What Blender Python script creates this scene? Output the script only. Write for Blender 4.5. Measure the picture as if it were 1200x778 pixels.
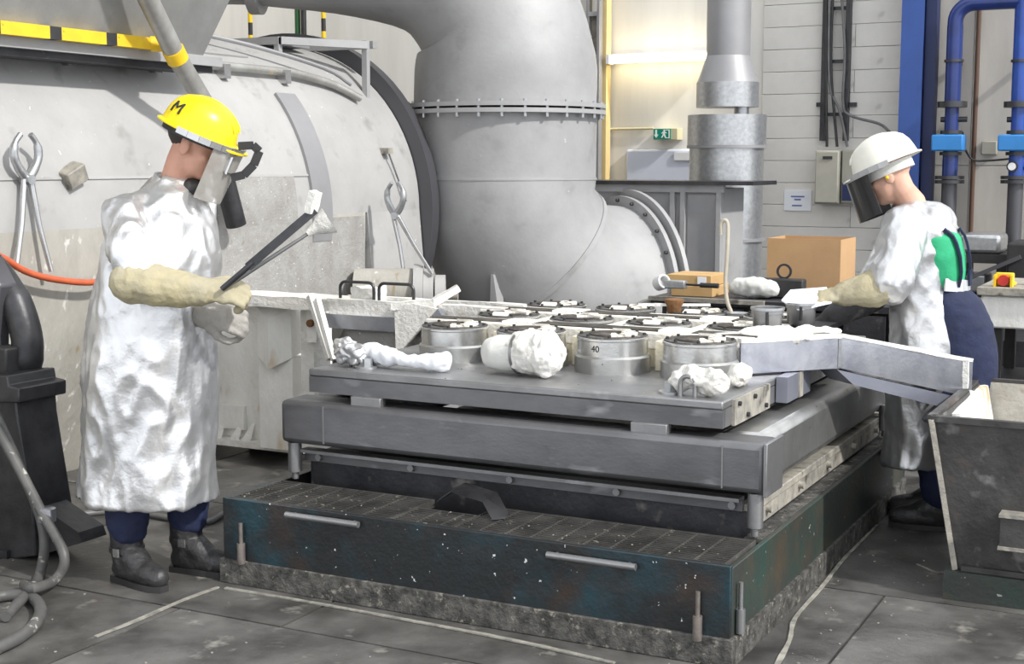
import bpy, bmesh, math, random
from mathutils import Vector as V, Matrix, noise, Euler
random.seed(7)
PI = math.pi
sc = bpy.context.scene
col = sc.collection
for o in list(bpy.data.objects): bpy.data.objects.remove(o)

# ------------------------------------------------------------------ camera
F, HC, YAW, PITCH = 1640.0, 1.62, math.radians(27.3), math.atan(198/1640)
cd = bpy.data.cameras.new('camera'); cam = bpy.data.objects.new('camera', cd); col.objects.link(cam)
cd.sensor_width = 36; cd.lens = F/1200*36; cd.clip_start = .05; cd.clip_end = 100
cam.location = (0, 0, HC); cam.rotation_euler = (PI/2-PITCH, 0, YAW)
sc.camera = cam
# ------------------------------------------------------------------ light
w = bpy.data.worlds.new('world'); sc.world = w; w.use_nodes = True
bg = w.node_tree.nodes['Background']; bg.inputs[0].default_value = (.93, .96, 1, 1); bg.inputs[1].default_value = 1.1
sd = bpy.data.lights.new('sun', 'SUN'); so = bpy.data.objects.new('sun', sd); col.objects.link(so)
sd.energy = 2.5; sd.angle = math.radians(3); sd.color = (1, .97, .92)
so.location = (6, 4, 7); so.rotation_euler = V((-1, .20, -.82)).to_track_quat('-Z', 'Y').to_euler()
sc.view_settings.view_transform = 'Standard'; sc.view_settings.look = 'None'
sc.view_settings.exposure = .60; sc.view_settings.gamma = 1; sc.view_settings.use_curve_mapping = False

# ------------------------------------------------------------------ materials
MT = {}
def mat(name, c1, c2=None, scale=4., rough=.5, metal=0., bump=0., bscale=None, spot=None, sscale=12., slo=.62, shi=.68,
        rough2=None, emit=0., alpha=1., lo=.35, hi=.65, stretch=(1, 1, 1), spot2=None, s2=(3., .6, .7), trans=0.):
    if name in MT: return MT[name]
    m = bpy.data.materials.new(name); m.use_nodes = True; MT[name] = m
    nt = m.node_tree; N = nt.nodes; L = nt.links; b = N['Principled BSDF']
    b.inputs['Base Color'].default_value = (*c1, 1); b.inputs['Roughness'].default_value = rough
    b.inputs['Metallic'].default_value = metal; b.inputs['Alpha'].default_value = alpha
    if trans: b.inputs['Transmission Weight'].default_value = trans
    tc = N.new('ShaderNodeTexCoord'); mp = N.new('ShaderNodeMapping'); mp.inputs['Scale'].default_value = stretch
    L.new(tc.outputs['Object'], mp.inputs[0])
    def nz(s, d=5):
        n = N.new('ShaderNodeTexNoise'); n.inputs['Scale'].default_value = s; n.inputs['Detail'].default_value = d
        n.inputs['Roughness'].default_value = .62; L.new(mp.outputs[0], n.inputs['Vector']); return n
    def rng(n, a, z, x=0., y=1.):
        r = N.new('ShaderNodeMapRange'); r.clamp = True
        for i, q in enumerate((a, z, x, y)): r.inputs[i+1].default_value = q
        L.new(n.outputs[0], r.inputs[0]); return r
    cur = None
    def mix(fac, a, bcol):
        x = N.new('ShaderNodeMix'); x.data_type = 'RGBA'; L.new(fac.outputs[0], x.inputs[0])
        if isinstance(a, tuple): x.inputs[6].default_value = (*a, 1)
        else: L.new(a, x.inputs[6])
        x.inputs[7].default_value = (*bcol, 1); return x.outputs[2]
    n0 = nz(scale)
    cur = c1
    if c2: cur = mix(rng(n0, lo, hi), cur, c2)
    if spot2: cur = mix(rng(nz(s2[0], 3), s2[1], s2[2]), cur, spot2)
    if spot: cur = mix(rng(nz(sscale, 3), slo, shi), cur, spot)
    if not isinstance(cur, tuple): L.new(cur, b.inputs['Base Color'])
    if rough2 is not None: L.new(rng(n0, .3, .7, rough, rough2).outputs[0], b.inputs['Roughness'])
    if bump:
        bp = N.new('ShaderNodeBump'); bp.inputs['Strength'].default_value = bump; bp.inputs['Distance'].default_value = .02
        L.new(nz(bscale or scale*3).outputs[0], bp.inputs['Height']); L.new(bp.outputs[0], b.inputs['Normal'])
    if emit:
        b.inputs['Emission Color'].default_value = (*c1, 1); b.inputs['Emission Strength'].default_value = emit
    return m

mat('drum', (.44, .435, .43), (.36, .356, .35), 1.6, .6, .1, .12, 30, spot=(.75, .75, .74), sscale=30, slo=.715, shi=.74, spot2=(.25, .243, .23), s2=(4.5, .60, .82))
mat('drumlow', (.44, .425, .385), (.33, .315, .28), 3.5, .65, 0, .3, 22, spot=(.27, .17, .04), sscale=7, slo=.60, shi=.72, stretch=(1, 1, .5), spot2=(.6, .585, .55), s2=(15, .62, .68))
mat('drumspatter', (.36, .355, .34), (.28, .27, .26), 7, .7, 0, .4, 60, spot=(.75, .74, .71), sscale=44, slo=.67, shi=.71, spot2=(.27, .255, .235), s2=(16, .62, .7))
mat('hood', (.33, .33, .325), (.24, .24, .235), 2.2, .5, .35, .1, 40, spot=(.8, .8, .8), sscale=10, slo=.74, shi=.76)
mat('duct', (.39, .39, .395), (.31, .31, .315), 1.6, .58, .1, .10, 30, spot=(.5, .5, .5), sscale=24, slo=.71, shi=.76, spot2=(.235, .232, .228), s2=(3.2, .60, .85))
mat('ductdark', (.33, .33, .34), (.28, .28, .29), 2, .5, .3)
mat('galv', (.50, .51, .52), (.38, .39, .40), 30, .33, .75, .05, 60)
mat('steel', (.33, .33, .335), (.23, .23, .235), 3, .32, .75, .06, 50, rough2=.52, spot=(.5, .5, .51), sscale=5, slo=.62, shi=.8)
mat('steelfrontshade', (.19, .19, .20), (.12, .12, .125), 2.2, .42, .55, .06, 40, spot=(.33, .33, .34), sscale=4, slo=.62, shi=.8, stretch=(1, 1, 2.5))  # darker copy of steel for front faces, their shade put into the colour
mat('darksteel', (.05, .05, .055), (.025, .025, .03), 5, .5, .4, .15, 40, spot=(.16, .15, .14), sscale=8, slo=.62, shi=.75)
mat('black', (.018, .018, .02), (.035, .034, .034), 6, .55)
mat('blackmetal', (.03, .03, .033), (.07, .07, .075), 5, .4, .5, .1, 30)
mat('boxpaint', (.020, .023, .025), (.018, .075, .10), 3.0, .36, .2, .15, 40, spot=(.7, .72, .73), sscale=34, slo=.70, shi=.72, spot2=(.05, .034, .027), s2=(3.6, .52, .78), lo=.48, hi=.85)
mat('boxside', (.04, .045, .04), (.028, .060, .050), 3.4, .45, .1, .15, 40, spot2=(.075, .056, .038), s2=(4.2, .50, .75), lo=.45, hi=.7, spot=(.4, .4, .36), sscale=30, slo=.7, shi=.74)
mat('skirt', (.12, .115, .105), (.035, .034, .032), 22, .7, 0, .6, 60, spot=(.26, .245, .20), sscale=34, slo=.60, shi=.7, lo=.35, hi=.62)
mat('ledge', (.42, .39, .33), (.22, .21, .19), 12, .6, .1, .3, 50, spot=(.10, .09, .08), sscale=9, slo=.6, shi=.7)
mat('grate', (.13, .125, .115), (.06, .058, .055), 9, .5, .4, spot=(.4, .38, .3), sscale=30, slo=.66, shi=.72)
mat('pin', (.25, .22, .20), (.14, .12, .11), 20, .5, .5)
mat('offwhite', (.86, .85, .82), (.72, .71, .67), 4, .7, 0, .35, 30, spot2=(.55, .40, .22), s2=(5, .60, .72), stretch=(1, 1, .5))
mat('plaster', (.80, .79, .76), (.66, .64, .59), 6, .9, 0, .6, 30, spot=(.62, .55, .42), sscale=12, slo=.66, shi=.78)
mat('refr', (.84, .82, .77), (.70, .66, .57), 8, .85, 0, .4, 40, spot=(.16, .09, .04), sscale=11, slo=.62, shi=.72)
mat('refrside', (.76, .70, .55), (.6, .53, .38), 10, .9, 0, .4, 40, spot=(.2, .14, .07), sscale=9, slo=.64, shi=.72)
mat('soot', (.02, .018, .016), (.10, .085, .07), 16, .8, 0, .4, 50)
mat('alu', (.66, .66, .65), (.50, .50, .49), 5, .27, .9, .05, 40, spot=(.12, .11, .1), sscale=22, slo=.735, shi=.75)
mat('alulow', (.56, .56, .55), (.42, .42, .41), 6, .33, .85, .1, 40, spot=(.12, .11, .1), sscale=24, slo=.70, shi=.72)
mat('ringtop', (.11, .105, .10), (.03, .028, .026), 18, .55, .3, .3, 50, spot=(.6, .55, .46), sscale=14, slo=.64, shi=.72)
mat('zincedge', (.52, .53, .57), (.30, .31, .36), 4.5, .28, .75, .05, 40, spot=(.75, .75, .76), sscale=6, slo=.6, shi=.8)
mat('zincdark', (.20, .21, .26), (.28, .29, .34), 3, .4, .5)
mat('wall', (.80, .785, .745), (.70, .685, .645), 1.2, .85, 0, .06, 40, spot=(.45, .40, .33), sscale=2.5, slo=.70, shi=.9, stretch=(3, 3, .35))
mat('wallgrey', (.55, .52, .475), (.46, .435, .395), 1.6, .85, 0, .08, 40, spot=(.33, .3, .27), sscale=3, slo=.66, shi=.9, stretch=(2, 2, .5))
mat('block', (.72, .70, .665), (.63, .61, .575), 2.2, .85, 0, .1, 40, spot=(.4, .385, .36), sscale=4, slo=.68, shi=.85)
mat('floor', (.055, .053, .05), (.11, .107, .102), 1.3, .32, 0, .12, 18, rough2=.62, spot=(.30, .29, .27), sscale=3.4, slo=.60, shi=.82)
mat('floorplate', (.055, .053, .050), (.150, .145, .138), 2.8, .30, .1, .16, 30, rough2=.62, spot=(.34, .325, .29), sscale=8, slo=.60, shi=.82, spot2=(.028, .026, .024), s2=(2.1, .50, .72), lo=.32, hi=.68)
mat('floorline', (.36, .345, .30), (.16, .155, .135), 14, .8, 0, .4, 40)
mat('yellow', (.85, .58, .02), (.75, .48, .02), 8, .5, spot=(.25, .18, .05), sscale=20, slo=.68, shi=.75)
mat('postyellow', (.72, .56, .27), (.62, .47, .22), 3, .6)
mat('pipeworn', (.45, .45, .43), (.32, .31, .29), 6, .45, .5, .1, 40, spot=(.75, .52, .05), sscale=4, slo=.64, shi=.72)
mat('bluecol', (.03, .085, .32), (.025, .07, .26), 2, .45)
mat('bluecoldark', (.012, .022, .085), None, 2, .5)  # shaded copy of the column blue, also used for glazing and cutout
mat('bluepipe', (.018, .04, .19), (.012, .025, .11), 3, .28)
mat('bluepipe2', (.02, .075, .36), (.015, .05, .25), 3, .22)
mat('bluebox', (.03, .24, .62), (.025, .2, .52), 4, .4)
mat('greypipe', (.09, .09, .10), None, 3, .4, .3)
mat('boxgrey', (.37, .355, .30), (.31, .3, .25), 5, .5)
mat('white', (.82, .82, .82), (.76, .76, .76), 5, .5)
mat('boardwhite', (.68, .71, .80), (.64, .67, .76), 2, .45)
mat('paper', (.80, .82, .86), None, 3, .7)
mat('ink', (.12, .15, .4), None, 3, .7)
mat('green', (.0, .26, .17), None, 3, .4)
mat('signwhite', (.85, .9, .87), None, 3, .4)
mat('signbody', (.6, .55, .36), None, 3, .5)
mat('tube', (1, .86, .55), None, 3, .4, emit=9)
mat('cardboard', (.50, .31, .16), (.44, .27, .135), 5, .8, 0, .05, 60)
mat('cardboard2', (.58, .38, .17), (.50, .32, .14), 5, .8)
mat('bag', (.70, .70, .67), (.6, .6, .57), 5, .7, 0, .3, 14)
mat('skin', (.60, .33, .24), (.52, .26, .18), 9, .5)
mat('skin2', (.62, .38, .28), (.54, .30, .215), 9, .5)
mat('hair', (.03, .022, .016), None, 3, .7)
mat('silver', (.76, .76, .765), (.60, .61, .625), 3.2, .28, .82, .16, 30, rough2=.42, spot=(.60, .56, .48), sscale=7, slo=.68, shi=.80)
mat('silver2', (.70, .70, .71), (.56, .57, .585), 3.2, .30, .82, .14, 30, rough2=.44)
mat('navy', (.013, .021, .066), (.008, .013, .042), 9, .8, 0, .3, 20)
mat('greenshirt', (.03, .42, .20), (.024, .34, .155), 6, .8, 0, .3, 16)
mat('glove', (.44, .385, .23), (.34, .31, .225), 7, .8, 0, .4, 20, spot=(.33, .31, .27), sscale=5, slo=.6, shi=.75)
mat('glovegrey', (.36, .34, .31), (.27, .255, .235), 9, .8, 0, .4, 24)
mat('gloveblack', (.035, .034, .036), (.06, .06, .062), 8, .7, 0, .3, 24)
mat('boot', (.022, .021, .022), (.04, .04, .042), 12, .42, 0, .3, 40, spot=(.14, .14, .14), sscale=9, slo=.66, shi=.8)
mat('helmyellow', (.86, .68, .01), (.80, .60, .01), 5, .33, spot=(.35, .27, .04), sscale=9, slo=.68, shi=.76)
mat('helmwhite', (.80, .79, .72), (.74, .73, .65), 5, .35, spot=(.45, .43, .36), sscale=12, slo=.72, shi=.76)
mat('visor', (.48, .46, .43), (.40, .38, .35), 14, .22, 0, alpha=.6)
mat('visordark', (.03, .03, .032), None, 3, .15, 0, alpha=.9)
mat('chrome', (.6, .6, .6), (.5, .5, .5), 8, .25, .9)
mat('orange', (.62, .13, .05), (.5, .10, .04), 9, .55)
mat('rubber', (.10, .10, .105), (.17, .17, .17), 8, .45)
mat('hosegrey', (.065, .065, .064), (.11, .108, .104), 9, .5, spot=(.5, .49, .45), sscale=16, slo=.62, shi=.7)
mat('rust', (.24, .115, .045), (.13, .065, .025), 14, .8, 0, .4, 40)
mat('red', (.55, .04, .03), None, 3, .4)
mat('binside', (.085, .082, .08), (.045, .043, .042), 5, .55, .35, .2, 30, spot=(.30, .295, .29), sscale=7, slo=.60, shi=.78, spot2=(.12, .085, .07), s2=(3, .55, .7))
mat('binin', (.55, .53, .48), (.38, .36, .32), 6, .8, 0, .3, 30, spot=(.16, .09, .05), sscale=4, slo=.56, shi=.64)
mat('brownpipe', (.10, .055, .035), None, 3, .6)
mat('polegreen', (.02, .10, .03), None, 3, .5)
mat('rodbeige', (.50, .46, .37), (.4, .36, .3), 20, .6)

# ------------------------------------------------------------------ mesh helpers
class MB:
    def __init__(s): s.v = []; s.f = []
    def add(s, vs, fs):
        n = len(s.v); s.v += [V(q) for q in vs]; s.f += [tuple(i+n for i in f) for f in fs]; return s
    def hexa(s, a): return s.add(a, [(0, 3, 2, 1), (4, 5, 6, 7), (0, 1, 5, 4), (1, 2, 6, 5), (2, 3, 7, 6), (3, 0, 4, 7)])
    def box(s, x0, x1, y0, y1, z0, z1):
        return s.hexa([(x0, y0, z0), (x1, y0, z0), (x1, y1, z0), (x0, y1, z0), (x0, y0, z1), (x1, y0, z1), (x1, y1, z1), (x0, y1, z1)])
    def bar(s, p, q, w, h, up=(0, 0, 1)):
        p = V(p); q = V(q); d = (q-p).normalized(); r = d.cross(V(up))
        if r.length < 1e-4: r = d.cross(V((1, 0, 0)))
        r.normalize(); u = r.cross(d); r = r*w/2; u = u*h/2
        return s.hexa([p-r-u, p+r-u, q+r-u, q-r-u, p-r+u, p+r+u, q+r+u, q-r+u])
    def prism(s, poly, vec):
        n = len(poly); vec = V(vec); p = [V(q) for q in poly]
        return s.add(p+[q+vec for q in p], [tuple(range(n)), tuple(range(2*n-1, n-1, -1))]+[(i, i+n, (i+1) % n+n, (i+1) % n) for i in range(n)])
    def tube(s, pts, r, n=12, cap=True):
        pts = [V(p) for p in pts]; k = len(pts); rs = r if isinstance(r, (list, tuple)) else [r]*k
        t0 = (pts[1]-pts[0]).normalized(); a = t0.orthogonal().normalized(); vs = []
        for i in range(k):
            t = ((pts[min(i+1, k-1)]-pts[i]).normalized()+(pts[i]-pts[max(i-1, 0)]).normalized())
            t = t.normalized() if t.length > 1e-6 else t0
            a = (a-t*a.dot(t)); a = a.normalized() if a.length > 1e-6 else t.orthogonal().normalized(); b = t.cross(a)
            vs += [pts[i]+(a*math.cos(2*PI*j/n)+b*math.sin(2*PI*j/n))*rs[i] for j in range(n)]
        fs = [(i*n+j, i*n+(j+1) % n, (i+1)*n+(j+1) % n, (i+1)*n+j) for i in range(k-1) for j in range(n)]
        if cap: fs += [tuple(range(n-1, -1, -1)), tuple(range((k-1)*n, k*n))]
        return s.add(vs, fs)
    def limb(s, pts, rs, n=14):                      # tube with rounded ends
        pts = [V(p) for p in pts]; d0 = (pts[0]-pts[1]).normalized(); d1 = (pts[-1]-pts[-2]).normalized()
        P = []; R = []
        for a in (80, 60, 35): P.append(pts[0]+d0*rs[0]*math.sin(math.radians(a))); R.append(rs[0]*math.cos(math.radians(a)))
        P += pts; R += list(rs)
        for a in (35, 60, 80): P.append(pts[-1]+d1*rs[-1]*math.sin(math.radians(a))); R.append(rs[-1]*math.cos(math.radians(a)))
        return s.tube(P, R, n)
    def lathe(s, prof, c=(0, 0, 0), n=32, axis=(0, 0, 1), sx=1., sy=1., closed=False):
        c = V(c); q = V((0, 0, 1)).rotation_difference(V(axis)); vs = []; k = len(prof)
        for r, z in prof: vs += [c+q @ V((r*sx*math.cos(2*PI*j/n), r*sy*math.sin(2*PI*j/n), z)) for j in range(n)]
        fs = [(i*n+j, i*n+(j+1) % n, (i+1)*n+(j+1) % n, (i+1)*n+j) for i in range(k-1) for j in range(n)]
        if closed: fs += [((k-1)*n+j, (k-1)*n+(j+1) % n, (j+1) % n, j) for j in range(n)]
        else: fs += [tuple(range(n-1, -1, -1)), tuple(range((k-1)*n, k*n))]
        return s.add(vs, fs)
    def cyl(s, p, q, r, r2=None, n=20): return s.tube([p, q], [r, r if r2 is None else r2], n)
    def ell(s, c, r, n=16, m=10, rot=None):
        vs = []; c = V(c)
        for i in range(1, m):
            t = PI*i/m
            for j in range(n):
                p = V((r[0]*math.sin(t)*math.cos(2*PI*j/n), r[1]*math.sin(t)*math.sin(2*PI*j/n), -r[2]*math.cos(t)))
                vs.append(c+(rot @ p if rot else p))
        e = V((0, 0, r[2])); e = rot @ e if rot else e
        vs += [c-e, c+e]; b = len(vs)-2
        fs = [(i*n+j, i*n+(j+1) % n, (i+1)*n+(j+1) % n, (i+1)*n+j) for i in range(m-2) for j in range(n)]
        fs += [(b, (j+1) % n, j) for j in range(n)]+[(b+1, (m-2)*n+j, (m-2)*n+(j+1) % n) for j in range(n)]
        return s.add(vs, fs)
    def loft(s, rings, n=28, p=2.2):                  # rings: (cx, cy, z, rx, ry, yaw)
        vs = []
        for cx, cy, z, rx, ry, *a in rings:
            a = a[0] if a else 0
            for j in range(n):
                t = 2*PI*j/n; ct, st = math.cos(t), math.sin(t)
                x = rx*math.copysign(abs(ct)**(2/p), ct); y = ry*math.copysign(abs(st)**(2/p), st)
                vs.append((cx+x*math.cos(a)-y*math.sin(a), cy+x*math.sin(a)+y*math.cos(a), z))
        k = len(rings)
        fs = [(i*n+j, i*n+(j+1) % n, (i+1)*n+(j+1) % n, (i+1)*n+j) for i in range(k-1) for j in range(n)]
        fs += [tuple(range(n-1, -1, -1)), tuple(range((k-1)*n, k*n))]
        return s.add(vs, fs)
    def mesh(s, name):
        me = bpy.data.meshes.new(name); me.from_pydata([tuple(q) for q in s.v], [], s.f)
        bm = bmesh.new(); bm.from_mesh(me); bmesh.ops.recalc_face_normals(bm, faces=bm.faces); bm.to_mesh(me); bm.free()
        return me
    def build(s, name, m, parent=None, bevel=0., ang=38, smooth=True, **tags):
        xs = [q.x for q in s.v]; ys = [q.y for q in s.v]; zs = [q.z for q in s.v]
        c = V(((min(xs)+max(xs))/2, (min(ys)+max(ys))/2, min(zs)))
        s.v = [q-c for q in s.v]; me = s.mesh(name); return fin(name, me, m, parent, c, bevel, ang, smooth, **tags)
def wpos(o):
    p = V((0, 0, 0))                                  # offset of the frame a part is written in ('_loc' roots use their own frame)
    while o and not o.get('_loc'): p += o.location; o = o.parent
    return p
def fin(name, me, m, parent, c, bevel=0., ang=38, smooth=True, **tags):
    o = bpy.data.objects.new(name, me); col.objects.link(o)
    for mm in (m if isinstance(m, (list, tuple)) else [m]): me.materials.append(MT[mm])
    if smooth:
        me.shade_smooth(); me.set_sharp_from_angle(angle=math.radians(ang))
    o.location = c
    if parent:
        o.parent = parent; o.location = c-wpos(parent)
    if bevel:
        b = o.modifiers.new('bevel', 'BEVEL'); b.width = bevel; b.segments = 2; b.limit_method = 'ANGLE'; b.angle_limit = math.radians(40)
    tag(o, **tags)
    return o
def tag(o, label=None, cat=None, group=None, kind=None):
    if label: o['label'] = label
    if cat: o['category'] = cat
    if group: o['group'] = group
    if kind: o['kind'] = kind
    return o
def thing(name, label, cat, loc=(0, 0, 0), group=None):
    o = bpy.data.objects.new(name, None); col.objects.link(o); o.location = loc; o.empty_display_size = .1
    return tag(o, label, cat, group)
def copy_tree(o, parent=None):
    c = o.copy(); col.objects.link(c); c.parent = parent
    for ch in [q for q in bpy.data.objects if q.parent == o]: copy_tree(ch, c)
    return c
def ev(o):
    bpy.context.view_layer.update(); dg = bpy.context.evaluated_depsgraph_get()
    return bpy.data.meshes.new_from_object(o.evaluated_get(dg))
def remesh(mb, vox, smooth=6, fold=None):            # union of overlapping closed shapes as one continuous skin
    o = bpy.data.objects.new('tmp', mb.mesh('tmp')); col.objects.link(o)
    r = o.modifiers.new('r', 'REMESH'); r.mode = 'VOXEL'; r.voxel_size = vox
    q = o.modifiers.new('s', 'SMOOTH'); q.iterations = smooth; q.factor = .5
    me = ev(o); bpy.data.objects.remove(o)
    if fold:
        nn = [v.normal.copy() for v in me.vertices]
        for v, n in zip(me.vertices, nn): v.co += n*fold(v.co)
    return me
def arc(c, r, a0, a1, n, ax=(1, 0, 0), ay=(0, 0, 1)):
    return [V(c)+V(ax)*r*math.cos(math.radians(a0+(a1-a0)*i/n))+V(ay)*r*math.sin(math.radians(a0+(a1-a0)*i/n)) for i in range(n+1)]
def smooth_path(pts, k=6):
    p = [V(q) for q in pts]; p = [p[0]*2-p[1]]+p+[p[-1]*2-p[-2]]; out = []
    for i in range(1, len(p)-2):
        for j in range(k):
            t = j/k; a, b, c, d = p[i-1:i+3]
            out.append(.5*((2*b)+(c-a)*t+(2*a-5*b+4*c-d)*t*t+(3*b-a-3*c+d)*t**3))
    return out+[p[-2]]
# camera basis, for reading positions off the site survey at a KNOWN distance (wall plane, floor plane)
_fw = V((-math.sin(YAW)*math.cos(PITCH), math.cos(YAW)*math.cos(PITCH), -math.sin(PITCH))); _rt = V((math.cos(YAW), math.sin(YAW), 0)); _up = _rt.cross(_fw)
def ray(x, y): return _fw+_rt*((x-600)/F)+_up*((389-y)/F)
def atY(x, y, Y): d = ray(x, y); return V((0, 0, HC))+d*(Y/d.y)
def atX(x, y, X): d = ray(x, y); return V((0, 0, HC))+d*(X/d.x)
def atZ(x, y, Z=0.): d = ray(x, y); return V((0, 0, HC))+d*((Z-HC)/d.z)
def text_mesh(body, size, depth=.001):
    cu = bpy.data.curves.new('txt', 'FONT'); cu.body = body; cu.size = size; cu.align_x = 'CENTER'; cu.align_y = 'CENTER'; cu.extrude = depth
    o = bpy.data.objects.new('txt', cu); col.objects.link(o); me = ev(o); bpy.data.objects.remove(o); return me

# ================================================================== SETTING
fl = MB().box(-10, 3, -.5, 12.1, -.1, -.012).build('floor', 'floor', kind='structure')
ys = [-.5, 1.2, 2.55, 3.86, 5.2, 6.6, 8.2, 10, 12.05]; xs = [-9.9, -8.2, -6.5, -4.9, -3.36, -1.55, .2, 1.6, 2.9]
for i in range(len(ys)-1):
    for j in range(len(xs)-1):
        off = (.45 if i % 2 else 0)
        MB().box(xs[j]+off+.006, xs[j+1]+off-.006, ys[i]+.006, ys[i+1]-.006, -.03, -.001*((i*3+j) % 2)).build('floor_plate', 'floorplate', fl)
# pale grout / spill lines on the floor
def floor_line(pts, wd):
    mb = MB(); P = [atZ(*q) for q in pts]; P = smooth_path(P, 4); vs = []
    for i, p in enumerate(P):
        d = (P[min(i+1, len(P)-1)]-P[max(i-1, 0)]).normalized(); r = V((d.y, -d.x, 0)); ww = wd*(.6+.8*noise.noise(p*9)**2+.3*noise.noise(p*31))
        vs += [p+r*ww+V((0, 0, .001)), p-r*ww+V((0, 0, .001)), p-r*ww+V((0, 0, .006)), p+r*ww+V((0, 0, .006))]
    n = len(P); fs = [(4*i+a, 4*i+b, 4*i+4+b, 4*i+4+a) for i in range(n-1) for a, b in ((0, 1), (1, 2), (2, 3), (3, 0))]+[(0, 1, 2, 3), (4*n-4, 4*n-3, 4*n-2, 4*n-1)]
    return mb.add(vs, fs)
for q, ww in ((((112, 747), (160, 728), (215, 704), (256, 689)), .012), (((905, 790), (925, 752), (932, 725), (962, 690), (990, 655), (1028, 616)), .012),
              (((264, 690), (360, 706), (480, 728), (600, 751), (720, 778)), .014), (((1075, 662), (1100, 672), (1125, 668)), .008)):
    floor_line(q, ww).build('grout_line', 'floorline', fl)

YW = 12.0
wb = MB().box(-10, 3, YW, YW+.25, 0, 5.2).build('wall_back', 'wall', kind='structure')
MB().box(-10.25, -10, -.5, 12.25, 0, 5.2).build('unseen_wall_left', 'wallgrey', kind='structure')  # out of view, added so the metal reflects more contrast
MB().box(-10.25, -3.3, -.5, 8.6, 5.2, 5.4).build('unseen_ceiling', 'wallgrey', kind='structure')  # unseen slab added for metal contrast, cut short to let the sun in
xL, xR = atY(893, 150, YW).x, atY(1060, 150, YW).x
z = .5; k = 0
while z < 3.9:                                       # block courses between pipe and blue column
    x = xL-(.8 if k % 2 else 0); 
    while x < xR:
        a, b = max(x, xL), min(x+1.6, xR)
        if b-a > .05: MB().box(a+.0015, b-.0015, YW-.02-.002*random.random(), YW+.01, z+.0015, z+.1885).build('block', 'block', wb, bevel=.004)
        x += 1.6
    z += .19; k += 1
xC = atY(1080, 150, YW).x
for a, b in ((xC, atY(1139, 150, YW).x), (atY(1139, 150, YW).x, .8)):
    for z0, z1 in ((0, 1.6), (1.6, 4.2)):
        MB().box(a+.006, b-.006, YW-.03, YW+.01, z0+.004, z1-.004).build('concrete_panel', 'wallgrey', wb)

# blue steel column
def wallx(px, Y=YW): return atY(px, 150, Y).x
c = thing('steel_column', 'tall blue painted steel column against the block wall', 'column', (wallx(1072, 11.75), 11.85, 0))
x0, x1 = wallx(1053, 11.7), wallx(1079, 11.7)
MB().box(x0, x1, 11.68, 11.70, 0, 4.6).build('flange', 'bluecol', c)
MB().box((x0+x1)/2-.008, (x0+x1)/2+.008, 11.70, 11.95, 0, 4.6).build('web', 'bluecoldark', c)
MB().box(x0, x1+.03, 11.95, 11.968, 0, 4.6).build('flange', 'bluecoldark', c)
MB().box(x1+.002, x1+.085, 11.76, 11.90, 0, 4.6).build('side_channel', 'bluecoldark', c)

# blue water pipes with valves
def bluepipe(px, label, m, mb_, loop=False):
    Y = 11.7; x = wallx(px, Y); s = 1640/(atY(px, 150, Y)-V((0, 0, HC))).dot(_fw)
    zz = lambda py: atY(px, py, Y).z
    t = thing('water_pipe', label, 'pipe', (x, Y, 0), 'blue water pipes on the back wall')
    top = zz(-20) if not loop else zz(30)
    r = .062
    MB().cyl((x, Y, zz(122)), (x, Y, top), r).build('upper_pipe', m, t)
    MB().cyl((x, Y, zz(126)), (x, Y, zz(119)), .115).build('pipe_flange', 'blackmetal', t)
    MB().cyl((x, Y, zz(160)), (x, Y, zz(126)), .055).build('valve_body', m, t)
    MB().cyl((x-.085, Y, zz(140)), (x+.12, Y, zz(140)), .022).build('valve_lever', 'blackmetal', t)
    for q in (155, 180): MB().cyl((x, Y, zz(q+2)), (x, Y, zz(q-2)), .085).build('pipe_flange', 'blackmetal', t)
    MB().box(x-.13, x+.115, Y-.14, Y+.04, zz(177), zz(158)).build('actuator_box', 'bluebox', t, bevel=.012)
    MB().cyl((x, Y, zz(213)), (x, Y, zz(177)), .06).build('lower_valve', m, t)
    if not loop:
        g = MB().cyl((x-.02, Y-.1, zz(195)), (x-.02, Y-.05, zz(195)), .042).build('gauge', 'black', t)
        MB().cyl((x-.02, Y-.104, zz(195)), (x-.02, Y-.098, zz(195)), .03).build('gauge_face', 'white', g)
        MB().cyl((x+.05, Y, zz(195)), (x+.14, Y, zz(195)), .03).build('drain_stub', m, t)
    for q in (208, 213): MB().cyl((x, Y, zz(q+2)), (x, Y, zz(q-2)), .115).build('pipe_flange', 'blackmetal', t)
    MB().cyl((x, Y, 0), (x, Y, zz(213)), .06).build('lower_pipe', 'greypipe', t)
    MB().cyl((x, Y, zz(73)), (x, Y, zz(70)), .075).build('pipe_clamp', 'blackmetal', t)
    MB().box(x-.02, x+.02, Y, YW-.032, zz(75), zz(70)).build('clamp_bracket', 'blackmetal', t)
    return t, x, zz
t, xa, zz = bluepipe(1115, 'dark blue water pipe with gauge and valve, beside the blue column', 'bluepipe', None, True)
t2, xb, zz2 = bluepipe(1193, 'bright blue water pipe with valve, past the brown conduit', 'bluepipe2', None)
rr = .14; ztop = zz(5)
MB().tube([(xa, 11.7, zz(30))]+[(xa, 11.7, ztop-rr)]+arc((xa+rr, 11.7, ztop-rr), rr, 180, 90, 8)+[(xb-.03, 11.7, ztop)], .06, 18).build('crossover_pipe', 'bluepipe', t)
xq = wallx(1141, 11.9)
MB().cyl((xq, 11.945, .2), (xq, 11.945, 4.5), .018, n=10).build('conduit', 'brownpipe', label='thin rusty brown conduit running up between the blue pipes', cat='conduit')
p = atY(1159, 180, 11.93)
jb = MB().box(p.x-.06, p.x+.06, 11.91, 11.97, p.z-.01, p.z+.10).build('junction_box', 'boxgrey', bevel=.008, label='small grey junction box between the blue pipes', cat='junction box')
def wp(px, py, Y): return atY(px, py, Y)
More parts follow.
